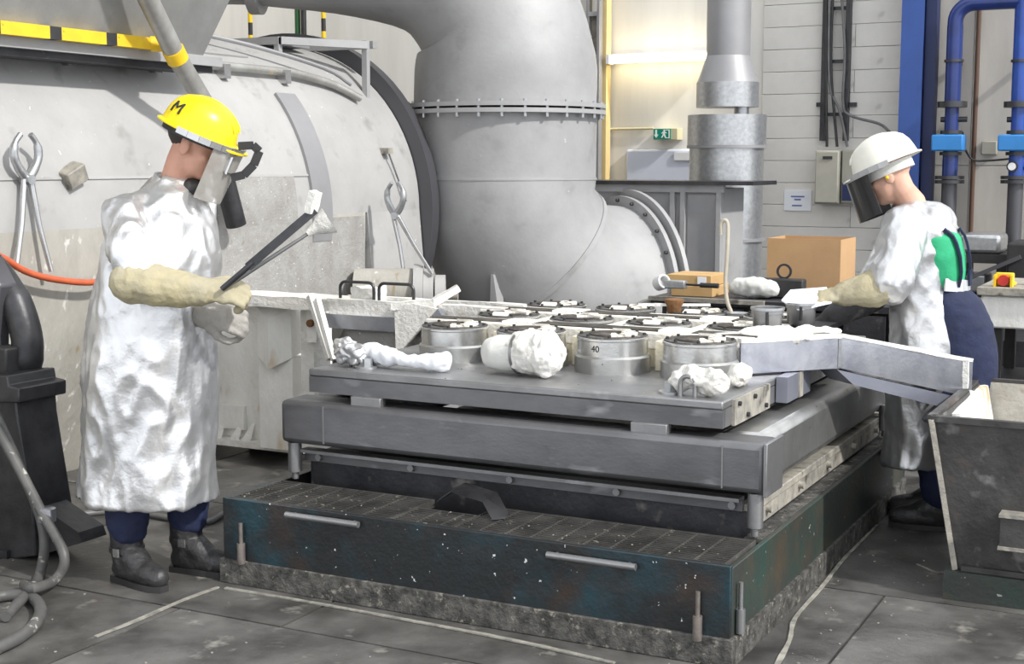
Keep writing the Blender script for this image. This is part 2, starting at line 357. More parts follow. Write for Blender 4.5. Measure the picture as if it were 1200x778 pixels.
MB().tube(smooth_path([wp(1128, 155, 11.78), wp(1130, 172, 11.85), wp(1140, 187, 11.88), wp(1160, 188, 11.88), wp(1185, 186, 11.84)]), .008, 8).build('signal_cable', 'black', label='thin black cable looping from valve box past brown conduit', cat='cable')

# cable ladder and control boxes
t = thing('cable_ladder', 'black cable ladder with hanging cables above the control boxes', 'cable ladder', (wallx(977, 11.9), 11.93, atY(977, 170, 11.9).z))
for px in (964, 991): MB().box(wallx(px, 11.93)-.018, wallx(px, 11.93)+.018, 11.90, 11.98, atY(px, 165, 11.93).z, 4.2).build('rail', 'blackmetal', t)
for py in (-20, 10, 72, 134): MB().box(wallx(964, 11.93), wallx(991, 11.93), 11.92, 11.94, atY(977, py+2, 11.93).z, atY(977, py-2, 11.93).z).build('rung', 'blackmetal', t)
for a, b in ((955, 964), (991, 1002)): MB().box(wallx(a, 11.93), wallx(b, 11.93), 11.95, 11.98, atY(a, 125, 11.93).z, atY(a, 120, 11.93).z).build('wall_bracket', 'blackmetal', t)
for i, pts in enumerate((((968, -10), (968, 90), (969, 172)), ((972, -10), (972, 95), (984, 130), (993, 172)), ((976, -10), (974, 80), (981, 172)), ((986, -10), (990, 60), (988, 120), (996, 135), (1030, 145), (1043, 155)))):
    MB().tube(smooth_path([wp(a, b, 11.88) for a, b in pts]), .012, 8).build('cable', 'rubber' if i % 2 else 'black', t)
t = thing('control_box', 'olive grey control box with nameplate under the cable ladder', 'control box', (wallx(972, 11.85), 11.9, atY(972, 240, 11.85).z))
z0, z1 = atY(972, 239, 11.8).z, atY(972, 176, 11.8).z
MB().box(wallx(957, 11.8), wallx(986, 11.8), 11.78, 11.98, z0, z1).build('body', 'boxgrey', t, bevel=.01)
MB().box(wallx(958, 11.8), wallx(985, 11.8), 11.76, 11.785, z0+.01, z1-.01).build('cover', 'boxgrey', t, bevel=.008)
MB().box(wallx(965, 11.75), wallx(976, 11.75), 11.752, 11.765, z1-.075, z1-.05).build('nameplate', 'black', t)
t = thing('control_box', 'olive grey switch box with glazed panel behind the white helmet', 'control box', (wallx(998, 11.85), 11.9, z0))
MB().box(wallx(987.5, 11.8), wallx(1014, 11.8), 11.80, 11.98, z0+.01, z1).build('body', 'boxgrey', t, bevel=.01)
MB().box(wallx(989, 11.8), wallx(1010, 11.8), 11.79, 11.81, z0+.03, z0+.18).build('glazed_panel', 'bluecoldark', t)
# notice
a, b = atY(919, 223, 11.96), atY(950, 247, 11.96)
t = thing('notice', 'white printed notice sheet taped to the block wall', 'notice', ((a.x+b.x)/2, 11.97, b.z))
MB().box(a.x, b.x, 11.966, 11.98, b.z, a.z).build('sheet', 'paper', t)
for i, (l, r, yy) in enumerate(((.25, .75, .30), (.38, .62, .45), (.30, .66, .75))):
    MB().box(a.x+(b.x-a.x)*l, a.x+(b.x-a.x)*r, 11.963, 11.968, a.z+(b.z-a.z)*yy-.006, a.z+(b.z-a.z)*yy+.006).build('print_line', 'ink', t)

# fluorescent lamp, exit sign, white board, yellow post, ladder rack
a, b = atY(712, 70, 11.86), atY(842, 65, 11.86)
t = thing('fluorescent_lamp', 'lit fluorescent tube lamp mounted across the white wall', 'lamp', ((a.x+b.x)/2, 11.9, a.z))
MB().box(a.x, b.x, 11.90, 12.0, a.z-.02, a.z+.05).build('housing', 'white', t, bevel=.006)
MB().cyl((a.x+.01, 11.865, a.z), (b.x-.01, 11.865, a.z), .034, n=14).build('glowing_tube', 'tube', t)
for x in (a.x, b.x-.03): MB().box(x, x+.03, 11.82, 11.92, a.z-.04, a.z+.04).build('end_cap', 'white', t)
Y = 11.86; a, b = atY(766, 151, Y), atY(786, 163, Y); 
t = thing('exit_sign', 'green exit sign with white arrow and running figure on yellowed box', 'sign', ((a.x+b.x)/2, 11.93, b.z))
MB().box(a.x-.004, b.x+.06, Y+.005, 12.0, b.z-.005, a.z+.005).build('housing', 'signbody', t, bevel=.004)
MB().box(a.x, b.x, Y-.004, Y+.006, b.z, a.z).build('face', 'green', t)
W_ = b.x-a.x; H_ = a.z-b.z
def sg(pts, nm): MB().prism([(a.x+W_*x, Y-.006, b.z+H_*y) for x, y in pts], (0, .003, 0)).build(nm, 'signwhite', t)
sg([(.02, .45), (.11, .45), (.11, .9), (.21, .9), (.21, .45), (.30, .45), (.16, .12)], 'arrow')
sg([(.70, .08), (.95, .08), (.95, .92), (.70, .92), (.70, .84), (.88, .84), (.88, .16), (.70, .16)], 'door_symbol')
sg([(.45, .15), (.52, .13), (.60, .38), (.68, .14), (.75, .16), (.68, .45), (.66, .62), (.76, .55), (.78, .6), (.64, .76), (.54, .72), (.46, .56), (.51, .52), (.56, .62), (.54, .42)], 'running_figure')
sg([(.63+.06*math.cos(q), .84+.09*math.sin(q)) for q in [i*PI/4 for i in range(8)]], 'figure_head')
MB().tube([wp(706, 151.5, 11.97), wp(766, 150.5, 11.97)], .012, 8).build('sign_conduit', 'signbody', t)
a, b = atY(733, 175, 11.93), atY(815, 213, 11.93)
t = thing('wall_board', 'pale blue white board panel fixed below the exit sign', 'board', ((a.x+b.x)/2, 11.96, b.z))
MB().box(a.x, b.x, 11.93, 12.0, b.z-.2, a.z).build('panel', 'boardwhite', t, bevel=.02)
MB().box(b.x-.2, b.x, 11.915, 11.935, a.z-.10, a.z-.03).build('label_strip', 'white', t)
MB().box(wallx(703, 11.9), wallx(712, 11.9), 11.86, 11.965, 0, 4.6).build('corner_post', 'postyellow', label='ochre yellow square post standing beside the ladder rack', cat='post')
t = thing('ladder_rack', 'grey vertical ladder rack behind the big duct', 'ladder', (wallx(696, 11.8), 11.8, 0))
for px in (689.5, 702): MB().box(wallx(px, 11.8)-.012, wallx(px, 11.8)+.012, 11.76, 11.84, 0, 4.4).build('rail', 'ductdark', t)
for py in (-25, 17, 67, 112, 175, 235): MB().box(wallx(690, 11.8), wallx(702, 11.8), 11.77, 11.83, atY(696, py+2, 11.8).z, atY(696, py-3, 11.8).z).build('rung', 'duct', t)
MB().box(wallx(691, 11.84), wallx(701, 11.84), 11.85, 11.995, .3, atY(696, 15, 11.8).z).build('back_plate', 'ledge', t)

# poles behind the furnace
for px, nm, lab in ((296, 'postblack', 'slim yellow and black pole, alone beside the hood end'), (381, 'pb2', 'slim yellow and black pole next to the green poles')):
    Y = 11.2; p = wallx(px, Y); t = thing('hazard_pole', lab, 'pole', (p, Y, 0), 'yellow and black poles')
    zq = [0, 2.62, 2.74, 2.86, 2.98, 3.10, 3.22, 3.34]
    for i in range(7): MB().cyl((p, Y, zq[i]), (p, Y, zq[i+1]), .022, n=10).build('pole_band', 'yellow' if i % 2 == 0 else 'black', t)
for px, m in ((351, 'polegreen'), (358, 'black')):
    MB().cyl((wallx(px, 11.4), 11.4, 0), (wallx(px, 11.4), 11.4, 4.2), .028, n=10).build('support_pole', m, label='dark green upright pole behind the furnace' if m == 'polegreen' else 'black upright pole beside the dark green pole', cat='pole')

# ================================================================== FURNACE (drum lying along Y)
FX, FZ, FR = -6.2, 1.3, 1.15
fu = thing('furnace', 'large pale grey rotary furnace drum with spatter and yellow stains', 'furnace', (-6.0, 6, 0))
def shell(r0, r1, y0, y1, a0, a1, n=40):
    mb = MB(); vs = []
    for y in (y0, y1):
        for rr in (r0, r1):
            for i in range(n+1):
                t = math.radians(a0+(a1-a0)*i/n); vs.append((FX+rr*math.cos(t), y, FZ+rr*math.sin(t)))
    m = n+1; fs = []
    for i in range(n):
        fs += [(m+i, m+i+1, 3*m+i+1, 3*m+i), (i, i+1, m+i+1, m+i), (2*m+i, 2*m+i+1, 3*m+i+1, 3*m+i), (i, i+1, 2*m+i+1, 2*m+i)]
    fs += [(0, m, 3*m, 2*m), (n, m+n, 3*m+n, 2*m+n)]
    return mb.add(vs, fs)
shell(.9, FR, 2.6, 8.38, 0, 180).build('shell', 'drum', fu)
shell(.2, FR-.03, 8.1, 8.30, 0, 360).build('end_plate', 'ductdark', fu)
# lower jacket down to the floor
MB().prism([(FX+FR, 0, FZ), (FX+FR-.01, 0, .95), (-5.16, 0, .55), (-5.42, 0, 0), (-7.2, 0, 0), (-7.2, 0, FZ)], (0, 5.1, 0)).build('jacket', 'drumlow', fu)
for o in fu.children:
    if o.name.startswith('jacket'): o.location.y += 2.6
MB().prism([(FX+FR, 0, FZ), (-5.02, 0, .95), (-4.98, 0, .62), (-5.3, 0, .3), (-7.2, 0, .3), (-7.2, 0, FZ)], (0, .66, 0)).build('end_jacket', 'drum', fu)
for o in fu.children:
    if o.name.startswith('end_jacket'): o.location.y += 7.72
shell(FR+.002, FR+.012, 2.6, 7.2, 58, 59.2, 3).build('seam_strip', 'drum', fu)
shell(FR, FR+.006, 6.2, 6.95, -2, 12, 12).build('wear_plate', 'drumspatter', fu)
shell(FR, FR+.02, 7.10, 7.30, -8, 40, 24).build('shadow_band', 'ductdark', fu)  # grey shadow band across the drum, put in as a darker strip
shell(FR-.02, FR+.10, 8.39, 8.485, -60, 240, 60).build('riding_ring', 'greypipe', fu)
MB().box(-5.06, -5.045, 5.6, 7.68, .64, 1.28).build('spatter_plate', 'drumspatter', fu)
shell(FR, FR+.007, 3.0, 7.1, 12, 12.7, 2).build('weld_seam', 'drum', fu)
for y in (4.3, 5.9, 6.6): shell(FR, FR+.006, y, y+.012, -2, 12, 8).build('weld_seam', 'drum', fu)
MB().box(-5.045, -5.035, 7.74, 8.05, .80, .86).build('cutout', 'bluecoldark', fu)
MB().box(-5.14, -5.06, 8.0, 8.06, 1.68, 1.72).build('lug', 'ledge', fu)
# rail on top
ra = math.radians(48)
rx_, rz_ = FX+(FR+.05)*math.cos(ra), FZ+(FR+.05)*math.sin(ra)
MB().tube([(rx_, 3.2, rz_), (rx_, 7.4, rz_)]+smooth_path([(rx_+.01, 7.5, rz_-.01), (rx_+.05, 7.8, rz_-.06), (rx_+.12, 8.0, rz_-.14)], 3), .026, 10).build('rail_pipe', 'pipeworn', fu)
for y in (4.2, 4.85, 5.45, 6.1, 6.7, 7.3):
    MB().box(rx_-.03, rx_+.045, y-.03, y+.03, rz_-.075, rz_+.01).build('rail_bracket', 'chrome', fu)
MB().tube(smooth_path([(rx_-.45, 6.6, rz_+.26), (rx_-.2, 7.2, rz_+.17), (rx_, 7.75, rz_+.05), (rx_+.08, 7.95, rz_-.05)], 4), .014, 8).build('air_line', 'ductdark', fu)
b = MB(); p = V((-5.08, 5.15, 1.57)); b.box(p.x-.03, p.x+.05, p.y-.06, p.y+.06, p.z-.05, p.z+.04)
o = b.build('clamp_block', 'rust', fu, bevel=.006); o.rotation_euler = (.5, .2, 0); o.data.materials[0] = MT['ledge']
# walkway frame on top of drum
t = thing('walkway_frame', 'small steel walkway frame standing on top of the furnace', 'frame', (-6.0, 8.0, 2.42))
zt = 2.43
MB().box(-6.55, -5.72, 7.75, 8.05, zt-.03, zt).build('deck', 'ductdark', t)
for q in (((-6.55, 7.72, zt), (-5.72, 7.72, zt)), ((-5.72, 7.72, zt), (-5.35, 8.2, zt-.01)), ((-6.5, 8.3, zt), (-5.35, 8.3, zt))): MB().bar(q[0], q[1], .05, .05).build('frame_bar', 'duct', t)
for q, zb in (((-5.74, 7.72), 2.30), ((-5.36, 8.2), 2.02)): MB().box(q[0]-.02, q[0]+.02, q[1]-.02, q[1]+.02, zb, zt+.02).build('post', 'duct', t)
# geared drum bearing at the far foot of the furnace
t = thing('drum_roller', 'grey flanged roller at the furnace foot behind the trough', 'roller', (-4.75, 7.7, .7))
MB().cyl((-5.0, 7.5, .80), (-4.66, 7.66, .80), .15, n=28).build('roller_drum', 'drumlow', t)
for q, r in ((-4.66, .20), (-4.60, .17), (-4.53, .13)): MB().cyl((q, 7.66+(q+4.66)*.4, .78), (q+.055, 7.69+(q+4.66)*.4, .78), r, n=32).build('roller_flange', 'drum', t)
MB().cyl((-4.5, 7.73, .78), (-4.40, 7.77, .78), .035).build('shaft', 'ledge', t)
MB().box(-5.2, -4.5, 7.6, 7.95, 0, .62).build('pedestal', 'ductdark', t)

# hood above furnace with hazard bar
t = thing('charging_hood', 'dark grey sloped charging hood above the furnace', 'hood', (-5.3, 5, 2.15))
def hoodprof(y, s=0): return [(-5.12, y, 2.21), (-4.78, y+s, 3.15), (-7.0, y+s, 3.15), (-7.0, y, 2.50)]
A = hoodprof(2.4); B = hoodprof(6.20, .32)
MB().add(A+B, [(0, 1, 2, 3), (7, 6, 5, 4), (0, 4, 5, 1), (1, 5, 6, 2), (2, 6, 7, 3), (3, 7, 4, 0)]).build('hood_body', 'hood', t)
MB().box(-5.16, -5.10, 2.4, 6.34, 2.155, 2.205).build('bottom_lip', 'duct', t)
MB().box(-5.30, -5.14, 2.4, 6.30, 2.12, 2.16).build('seal_bar', 'darksteel', t)
t = thing('hazard_bar', 'yellow and black striped bar along the hood edge', 'bar', (-5.08, 4.6, 2.2))
y = 3.2; i = 0
while y < 5.72:
    l = .075 if i % 2 else .30
    MB().box(-5.095, -5.045, y, min(y+l, 5.75), 2.205, 2.265).build('stripe', 'black' if i % 2 else 'yellow', t); y += l; i += 1
MB().cyl((-5.07, 5.72, 2.235), (-5.0, 5.79, 2.235), .04, n=12).build('end_collar', 'yellow', t)
# inclined lance pipe
P0, P1, P2, P3 = atX(168, -12, -4.88), atX(206, 65, -4.93), atX(240, 122, -4.95), atX(277, 264, -4.93)
t = thing('feed_pipe', 'worn grey feed pipe slanting down past the yellow helmet', 'pipe', P3)
d = (P0-P1).normalized()
MB().tube([P0+d*.6, P1, P2, P2.lerp(P3, .55)], .052, 16).build('pipe_tube', 'pipeworn', t)
MB().tube([P2.lerp(P3, .53), P3], .057, 16).build('pipe_end', 'blackmetal', t)
MB().tube([P1-d*.03, P1+d*.04], .058, 16).build('pipe_collar', 'yellow', t)

# tongs
def tongs(label, top, a, b, out, k=1.):
    top = V(top); a = V(a); b = V(b); t = thing('tongs', label, 'tongs', b, 'long steel tongs')
    up = V((0, 0, 1)); s = (b-a); s.z = 0; s.normalize()
    piv = top-up*.20*k
    for e, sg_, nm in ((a, 1, 'handle'), (b, -1, 'handle')):
        MB().tube([e, e.lerp(piv, .5), piv+s*.02*sg_*-1], [.012*k, .013*k, .016*k], 10).build(nm, 'chrome', t)
        q = [piv+s*sg_*.0, piv+s*sg_*.045*k+up*.05*k, piv+s*sg_*.075*k+up*.11*k, piv+s*sg_*.065*k+up*.17*k, piv+s*sg_*.03*k+up*.21*k]
        MB().tube(smooth_path(q, 3), [.022*k]*4+[.02*k]*5+[.014*k]*4, 10).build('jaw', 'galv', t)
    MB().cyl(piv-V(out)*.03, piv+V(out)*.03, .024*k, n=12).build('pivot', 'galv', t)
tongs('long steel tongs hanging on the furnace above the orange cable', atX(30, 160, -5.03), atX(19, 316, -4.98), atX(60, 318, -4.98), (1, 0, 0), 1.0)
tongs('long steel tongs leaning on the furnace beside the big duct', atY(463, 216, 7.7), atY(474, 326, 7.66), atY(507, 322, 7.60), (.3, -1, 0), 1.0)
MB().tube([atX(455, 178, -5.075), atX(476, 236, -5.02)], .006, 6).build('lever_rod', 'rubber', label='thin lever rod with knob on the furnace end', cat='rod')

# orange cable
MB().tube(smooth_path([atX(a, b, -4.97) for a, b in ((-25, 290), (5, 303), (30, 318), (62, 327), (105, 331), (135, 325), (170, 318))]), .016, 10).build('orange_cable', 'orange', label='twisted orange cable sagging along the furnace wall', cat='cable')

# ================================================================== BIG DUCT
t = thing('exhaust_duct', 'huge pale grey exhaust duct elbow with bolted flange', 'duct', (-4.78, 9.15, 0))
DC = V((-4.78, 9.15, 0)); EN = V((-4.22, 10.02, .60)); hd = V((EN.x-DC.x, EN.y-DC.y, 0)); Rb = hd.length; hd.normalize()
def miter(c0, ax, ay, r, angs, rad):
    return [V(c0)+V(ax)*r*math.cos(math.radians(a))+V(ay)*r*math.sin(math.radians(a)) for a in angs]
cb = DC+hd*Rb; cb.z = .66+Rb*.72
segs = [(DC.x, DC.y, 2.0), (DC.x, DC.y, 1.55)]
MB().cyl((DC.x, DC.y, 1.50), (DC.x, DC.y, 2.0), .665, .67, n=64).build('vertical_section', 'duct', t)
MB().tube([(DC.x, DC.y, 1.52), (DC.x, DC.y, 1.30), DC+hd*.14+V((0, 0, 1.02)), DC+hd*.34+V((0, 0, .77)), DC+hd*.62+V((0, 0, .64)), EN], [.67, .67, .68, .69, .69, .69], 64).build('lower_elbow', 'duct', t)
MB().tube([DC+hd*.20+V((0, 0, .94)), DC+hd*.225+V((0, 0, .915))], [.695, .697], 64).build('weld_seam', 'duct', t)
MB().tube([(DC.x, DC.y, 1.5), (DC.x, DC.y, 1.51)], .674, 64).build('weld_seam', 'duct', t)
for z0 in (1.965, 2.01): MB().cyl((DC.x, DC.y, z0), (DC.x, DC.y, z0+.03), .735, n=64).build('flange_ring', 'duct', t)
for i in range(28):
    a = 2*PI*i/28; MB().cyl((DC.x+.71*math.cos(a), DC.y+.71*math.sin(a), 1.935), (DC.x+.71*math.cos(a), DC.y+.71*math.sin(a), 2.055), .012, n=8).build('flange_bolt', 'galv', t)
for q, r in ((EN-hd*.03, .77), (EN+hd*.03, .82)): MB().cyl(q, q+hd*.035, r, n=64).build('outlet_flange', 'duct', t)
for i in range(24):
    a = 2*PI*i/24; s = hd.cross(V((0, 0, 1))); q = EN-hd*.05+s*.735*math.cos(a)+V((0, 0, 1))*.735*math.sin(a)
    if q.z > .05: MB().cyl(q, q+hd*.05, .013, n=8).build('flange_bolt', 'blackmetal', t)
up_path = smooth_path([(DC.x, DC.y, 2.03), (DC.x, DC.y, 2.35), (DC.x-.08, DC.y-.04, 2.70), (DC.x-.42, DC.y-.20, 3.03), (DC.x-.95, DC.y-.45, 3.14), (DC.x-1.6, DC.y-.78, 3.16)], 4)
k = len(up_path); rad = [.665-.26*max(0, (i/(k-1)-.18)/.82) for i in range(k)]
MB().tube(up_path, rad, 56).build('upper_elbow', 'duct', t)
e = up_path[-1]; dd = (up_path[-1]-up_path[-2]).normalized()
MB().cyl(e-dd*.02, e+dd*.06, .47, n=48).build('flange_ring', 'duct', t)
MB().cyl(e+dd*.04, e+dd*3, .40, n=48).build('branch_pipe', 'duct', t)
for a, nm in ((0, 'gusset'),):
    q = atY(578, 322, 8.6); r = atY(598, 362, 8.6); l = atY(572, 362, 8.6)
    MB().prism([(q.x, 8.6, q.z), (r.x, 8.6, 0), (l.x, 8.6, 0), (q.x-.02, 8.6, q.z)], (0, .1, 0)).build('support_gusset', 'duct', t)
MB().box(-4.95, -4.6, 8.75, 9.5, 0, .12).build('support_foot', 'ductdark', t)

# housing behind the duct
t = thing('filter_housing', 'grey sheet steel housing the big duct runs into', 'housing', (-4.0, 10.6, 0))
x0, x1 = -4.9, atY(846, 300, 10.1).x
MB().box(x0, x1, 10.1, 10.6, 0, 1.43).build('body', 'duct', t)
MB().box(x0-.02, atY(884, 213, 10.05).x, 10.02, 10.62, 1.455, 1.485).build('top_plate', 'blackmetal', t)
MB().box(x0, x1+.02, 10.06, 10.1, 1.40, 1.455).build('top_rail', 'duct', t)
for px in (788, 800, 842): MB().box(atY(px, 300, 10.08).x-.018, atY(px, 300, 10.08).x+.018, 10.055, 10.10, 0, 1.40).build('stiffener', 'duct', t)
MB().box(atY(802, 300, 10.08).x+.02, atY(840, 300, 10.08).x, 10.085, 10.1, .1, 1.38).build('front_panel', 'ductdark', t)
# vertical pipes: grey stack above galvanised sleeve
Yp = 11.0; xc = atY(851, 200, Yp).x
zp = lambda py: atY(851, py, Yp).z
t = thing('stack_pipe', 'grey vertical stack pipe ending in a flared collar', 'pipe', (xc, Yp, zp(126)))
r1 = .176; MB().lathe([(r1, zp(66)), (r1, 4.4)], (xc, Yp, 0), 36).build('upper_tube', 'ductdark', t)
MB().lathe([(.25, zp(98)), (r1, zp(66))], (xc, Yp, 0), 36).build('flare', 'ductdark', t)
MB().lathe([(.245, zp(126)), (.252, zp(126)), (.252, zp(97)), (.245, zp(97))], (xc, Yp, 0), 36).build('collar', 'galv', t)
xg = xc
t = thing('galvanised_pipe', 'wide galvanised vertical pipe below the grey stack', 'pipe', (xg, Yp, 0))
MB().lathe([(.295, 0), (.30, 0), (.30, zp(172)), (.295, zp(172))], (xg, Yp, 0), 40).build('lower_tube', 'galv', t)
MB().lathe([(.3, zp(173)), (.318, zp(173)), (.318, zp(135)), (.3, zp(135))], (xg, Yp, 0), 40).build('upper_sleeve', 'galv', t)
for py in (172, 280): MB().lathe([(.30, zp(py)-.012), (.323, zp(py)-.012), (.323, zp(py)+.012), (.30, zp(py)+.012)], (xg, Yp, 0), 40, closed=True).build('clamp_band', 'ductdark', t)
MB().cyl((xg+.12, Yp, zp(135)), (xg+.12, Yp, zp(124)), .06).build('inlet_stub', 'galv', t)

# ================================================================== CASTING TABLE
BX0, BX1, BY0, BY1 = -3.43, -1.378, 4.2, 6.85
t = thing('casting_pit_frame', 'dark teal steel base box with grating top on the floor', 'base', (-2.4, 5.5, 0))
MB().box(BX0, BX1, BY0, BY0+.02, .09, .335).build('front_plate', 'boxpaint', t, bevel=.003)
MB().box(BX1-.02, BX1, BY0+.021, BY1, .09, .325).build('side_plate', 'boxside', t, bevel=.003)
MB().box(BX0, BX0+.02, BY0+.021, BY1, .09, .33).build('side_plate', 'boxpaint', t)
MB().box(BX0, BX1, BY1, BY1+.02, .09, .33).build('back_plate', 'boxpaint', t)
MB().box(BX0-.012, BX1+.014, BY0-.014, BY0+.02, 0, .095).build('front_skirt', 'skirt', t, bevel=.003)
MB().box(BX1-.01, BX1+.014, BY0+.021, BY1, 0, .095).build('side_skirt', 'skirt', t)
MB().box(BX1-.085, BX1-.02, BY0+.40, BY1, .31, .325).build('side_top_strip', 'skirt', t)
MB().box(BX0+.02, BX1-.02, BY0+.02, BY1, .0, .20).build('inner_floor', 'black', t)
def grating(x0, x1, y0, y1, z=.335):
    mb = MB(); y = y0+.008
    mb.box(x0, x1, y0, y0+.005, z-.03, z); mb.box(x0, x1, y1-.005, y1, z-.03, z); mb.box(x0, x0+.005, y0+.005, y1-.005, z-.03, z); mb.box(x1-.005, x1, y0+.005, y1-.005, z-.03, z)
    y = y0+.024
    while y < y1-.01: mb.box(x0+.005, x1-.005, y, y+.004, z-.028, z-.002); y += .022
    x = x0+.1
    while x < x1-.03: mb.box(x, x+.006, y0+.005, y1-.005, z-.012, z-.0005); x += .1
    return mb
for x0, x1, y0, y1 in ((BX0+.025, -2.68, BY0+.022, BY0+.345), (-2.675, -2.42, BY0+.022, BY0+.21), (-2.415, BX1-.025, BY0+.022, BY0+.345)):
    grating(x0, x1, y0, y1).build('grating_panel', 'grate', t, kind='stuff', smooth=False)
MB().prism([(-2.66, 4.52, .33), (-2.60, 4.53, .375), (-2.42, 4.45, .375), (-2.33, 4.36, .338), (-2.30, 4.40, .338), (-2.40, 4.50, .385), (-2.58, 4.58, .388)], (0, .03, .012)).build('lifted_edge', 'blackmetal', t)
for a, b in (((335, 603), (420, 613)), ((641, 650), (745, 662))):
    p = atY(a[0], a[1], BY0-.02); q = atY(b[0], b[1], BY0-.02); q.z = p.z
    h = MB().cyl(p, q, .012, n=12).build('handle', 'steel', t)
    for r in (p+V((.03, 0, 0)), q-V((.03, 0, 0))): MB().cyl(r, r+V((0, .025, 0)), .009, n=8).build('handle_stub', 'steel', h)
for px, py0, py1 in ((282, 613, 660), (818, 693, 750)):
    p = atY(px, py0, BY0-.015); q = atY(px, py1, BY0-.015)
    h = MB().cyl((p.x, BY0-.016, q.z), (p.x, BY0-.016, p.z), .008, n=10).build('locking_pin', 'pin', t)
    MB().cyl((p.x, BY0-.016, q.z), (p.x, BY0-.016, (p.z+q.z)/2), .016, n=12).build('pin_sleeve', 'pin', h)
h = MB().cyl((BX1+.016, 4.26, .10), (BX1+.016, 4.26, .27), .008, n=10).build('locking_pin', 'steel', t)
MB().cyl((BX1+.016, 4.26, .10), (BX1+.016, 4.26, .18), .016, n=12).build('pin_sleeve', 'steel', h)

# cooling box + beams: the carriage
t = thing('table_carriage', 'grey rounded steel beam carriage resting on the dark base box', 'carriage', (-2.4, 5.6, .33))
MB().box(-3.34, -1.50, 4.66, 6.72, .20, .43).build('cover_box', 'darksteel', t)
MB().box(-3.355, -1.485, 4.64, 4.66, .405, .445).build('front_lip', 'steelfrontshade', t)
MB().box(-3.355, -1.485, 4.60, 4.66, .445, .458).build('lip_top', 'steel', t)
for i in range(5): MB().cyl((-3.28+i*.44, 4.625, .425), (-3.28+i*.44, 4.645, .425), .014, n=10).build('lip_bolt', 'steel', t)
MB().box(-1.50, -1.445, 4.66, 6.72, .40, .43).build('side_ledge', 'ledge', t, bevel=.004)
MB().box(-1.46, -1.445, 4.66, 6.72, .345, .40).build('side_lip', 'ledge', t)
for i in range(5): MB().cyl((-1.445, 4.8+i*.42, .385), (-1.425, 4.8+i*.42, .385), .014, n=10).build('ledge_bolt', 'ledge', t)
MB().box(-1.50, -1.46, 4.66, 6.72, .20, .40).build('side_wall', 'darksteel', t)
MB().box(-3.42, -1.382, 4.563, 4.74, .487, .665).build('front_beam', 'steelfrontshade', t, bevel=.022)
for x in (-3.205, -1.535): MB().box(x-.0025, x+.0025, 4.558, 4.566, .50, .652).build('weld_seam', 'steel', t)
MB().box(-1.388, -1.374, 4.556, 4.75, .482, .670).build('end_cap', 'steel', t, bevel=.003)
MB().box(-1.62, -1.44, 4.74, 6.72, .455, .665).build('side_beam', 'alulow', t, bevel=.035)  # sunlit beam, its brightness put into a paler metal than its twin
MB().box(-3.40, -3.22, 4.74, 6.72, .487, .665).build('side_beam', 'steel', t, bevel=.035)
for y in (4.60, 6.60):
    for x in (-1.425, -3.375):
        MB().lathe([(.014, .335), (.014, .36), (.028, .365), (.028, .487)], (x, y, 0), 16).build('foot_jack', 'steel', t)
# top plate
PX0, PX1, PY0, PY1, PZ = -3.30, -1.55, 4.60, 6.72, .795
t = thing('mold_table', 'flat grey steel casting table plate carrying the round molds', 'casting table', (-2.4, 5.6, .665))
MB().box(PX0, PX1, PY0, PY1, .765, PZ).build('deck_plate', 'steel', t, bevel=.006)
MB().box(PX0, PX1, PY0+.002, PY0+.03, .70, .765).build('front_fascia', 'steelfrontshade', t)
MB().box(PX1-.03, PX1, PY0+.032, PY1, .70, .765).build('side_fascia', 'steel', t)
MB().box(PX0, PX0+.03, PY0+.032, PY1, .70, .765).build('side_fascia', 'steel', t)
MB().box(PX0+.03, PX1-.03, PY1-.03, PY1, .70, .765).build('back_fascia', 'steel', t)
MB().box(PX1, PX1+.012, PY0+.10, PY0+.52, .695, .788).build('side_panel', 'ledge', t)
for y, zz_ in ((4.74, .77), (4.84, .715), (4.92, .77), (5.06, .715)): MB().cyl((PX1+.012, y, zz_), (PX1+.022, y, zz_), .009, n=8).build('panel_bolt', 'blackmetal', t)
for x in (-3.02, -1.82):
    MB().box(x-.07, x+.07, 4.585, 4.63, .655, .70).build('support_clip', 'steel', t, bevel=.004)
for x, y in ((-3.10, 4.72), (-1.78, 4.70)):
    MB().cyl((x, y, PZ), (x, y, PZ+.008), .045, n=20).build('washer', 'galv', t)
    MB().cyl((x, y, PZ+.008), (x, y, PZ+.04), .026, n=6).build('bolt_head', 'galv', t)
MB().box(PX0+.35, PX0+.45, PY0-.003, PY0+.004, .84, .845).build('scratch', 'steel', t) if False else None

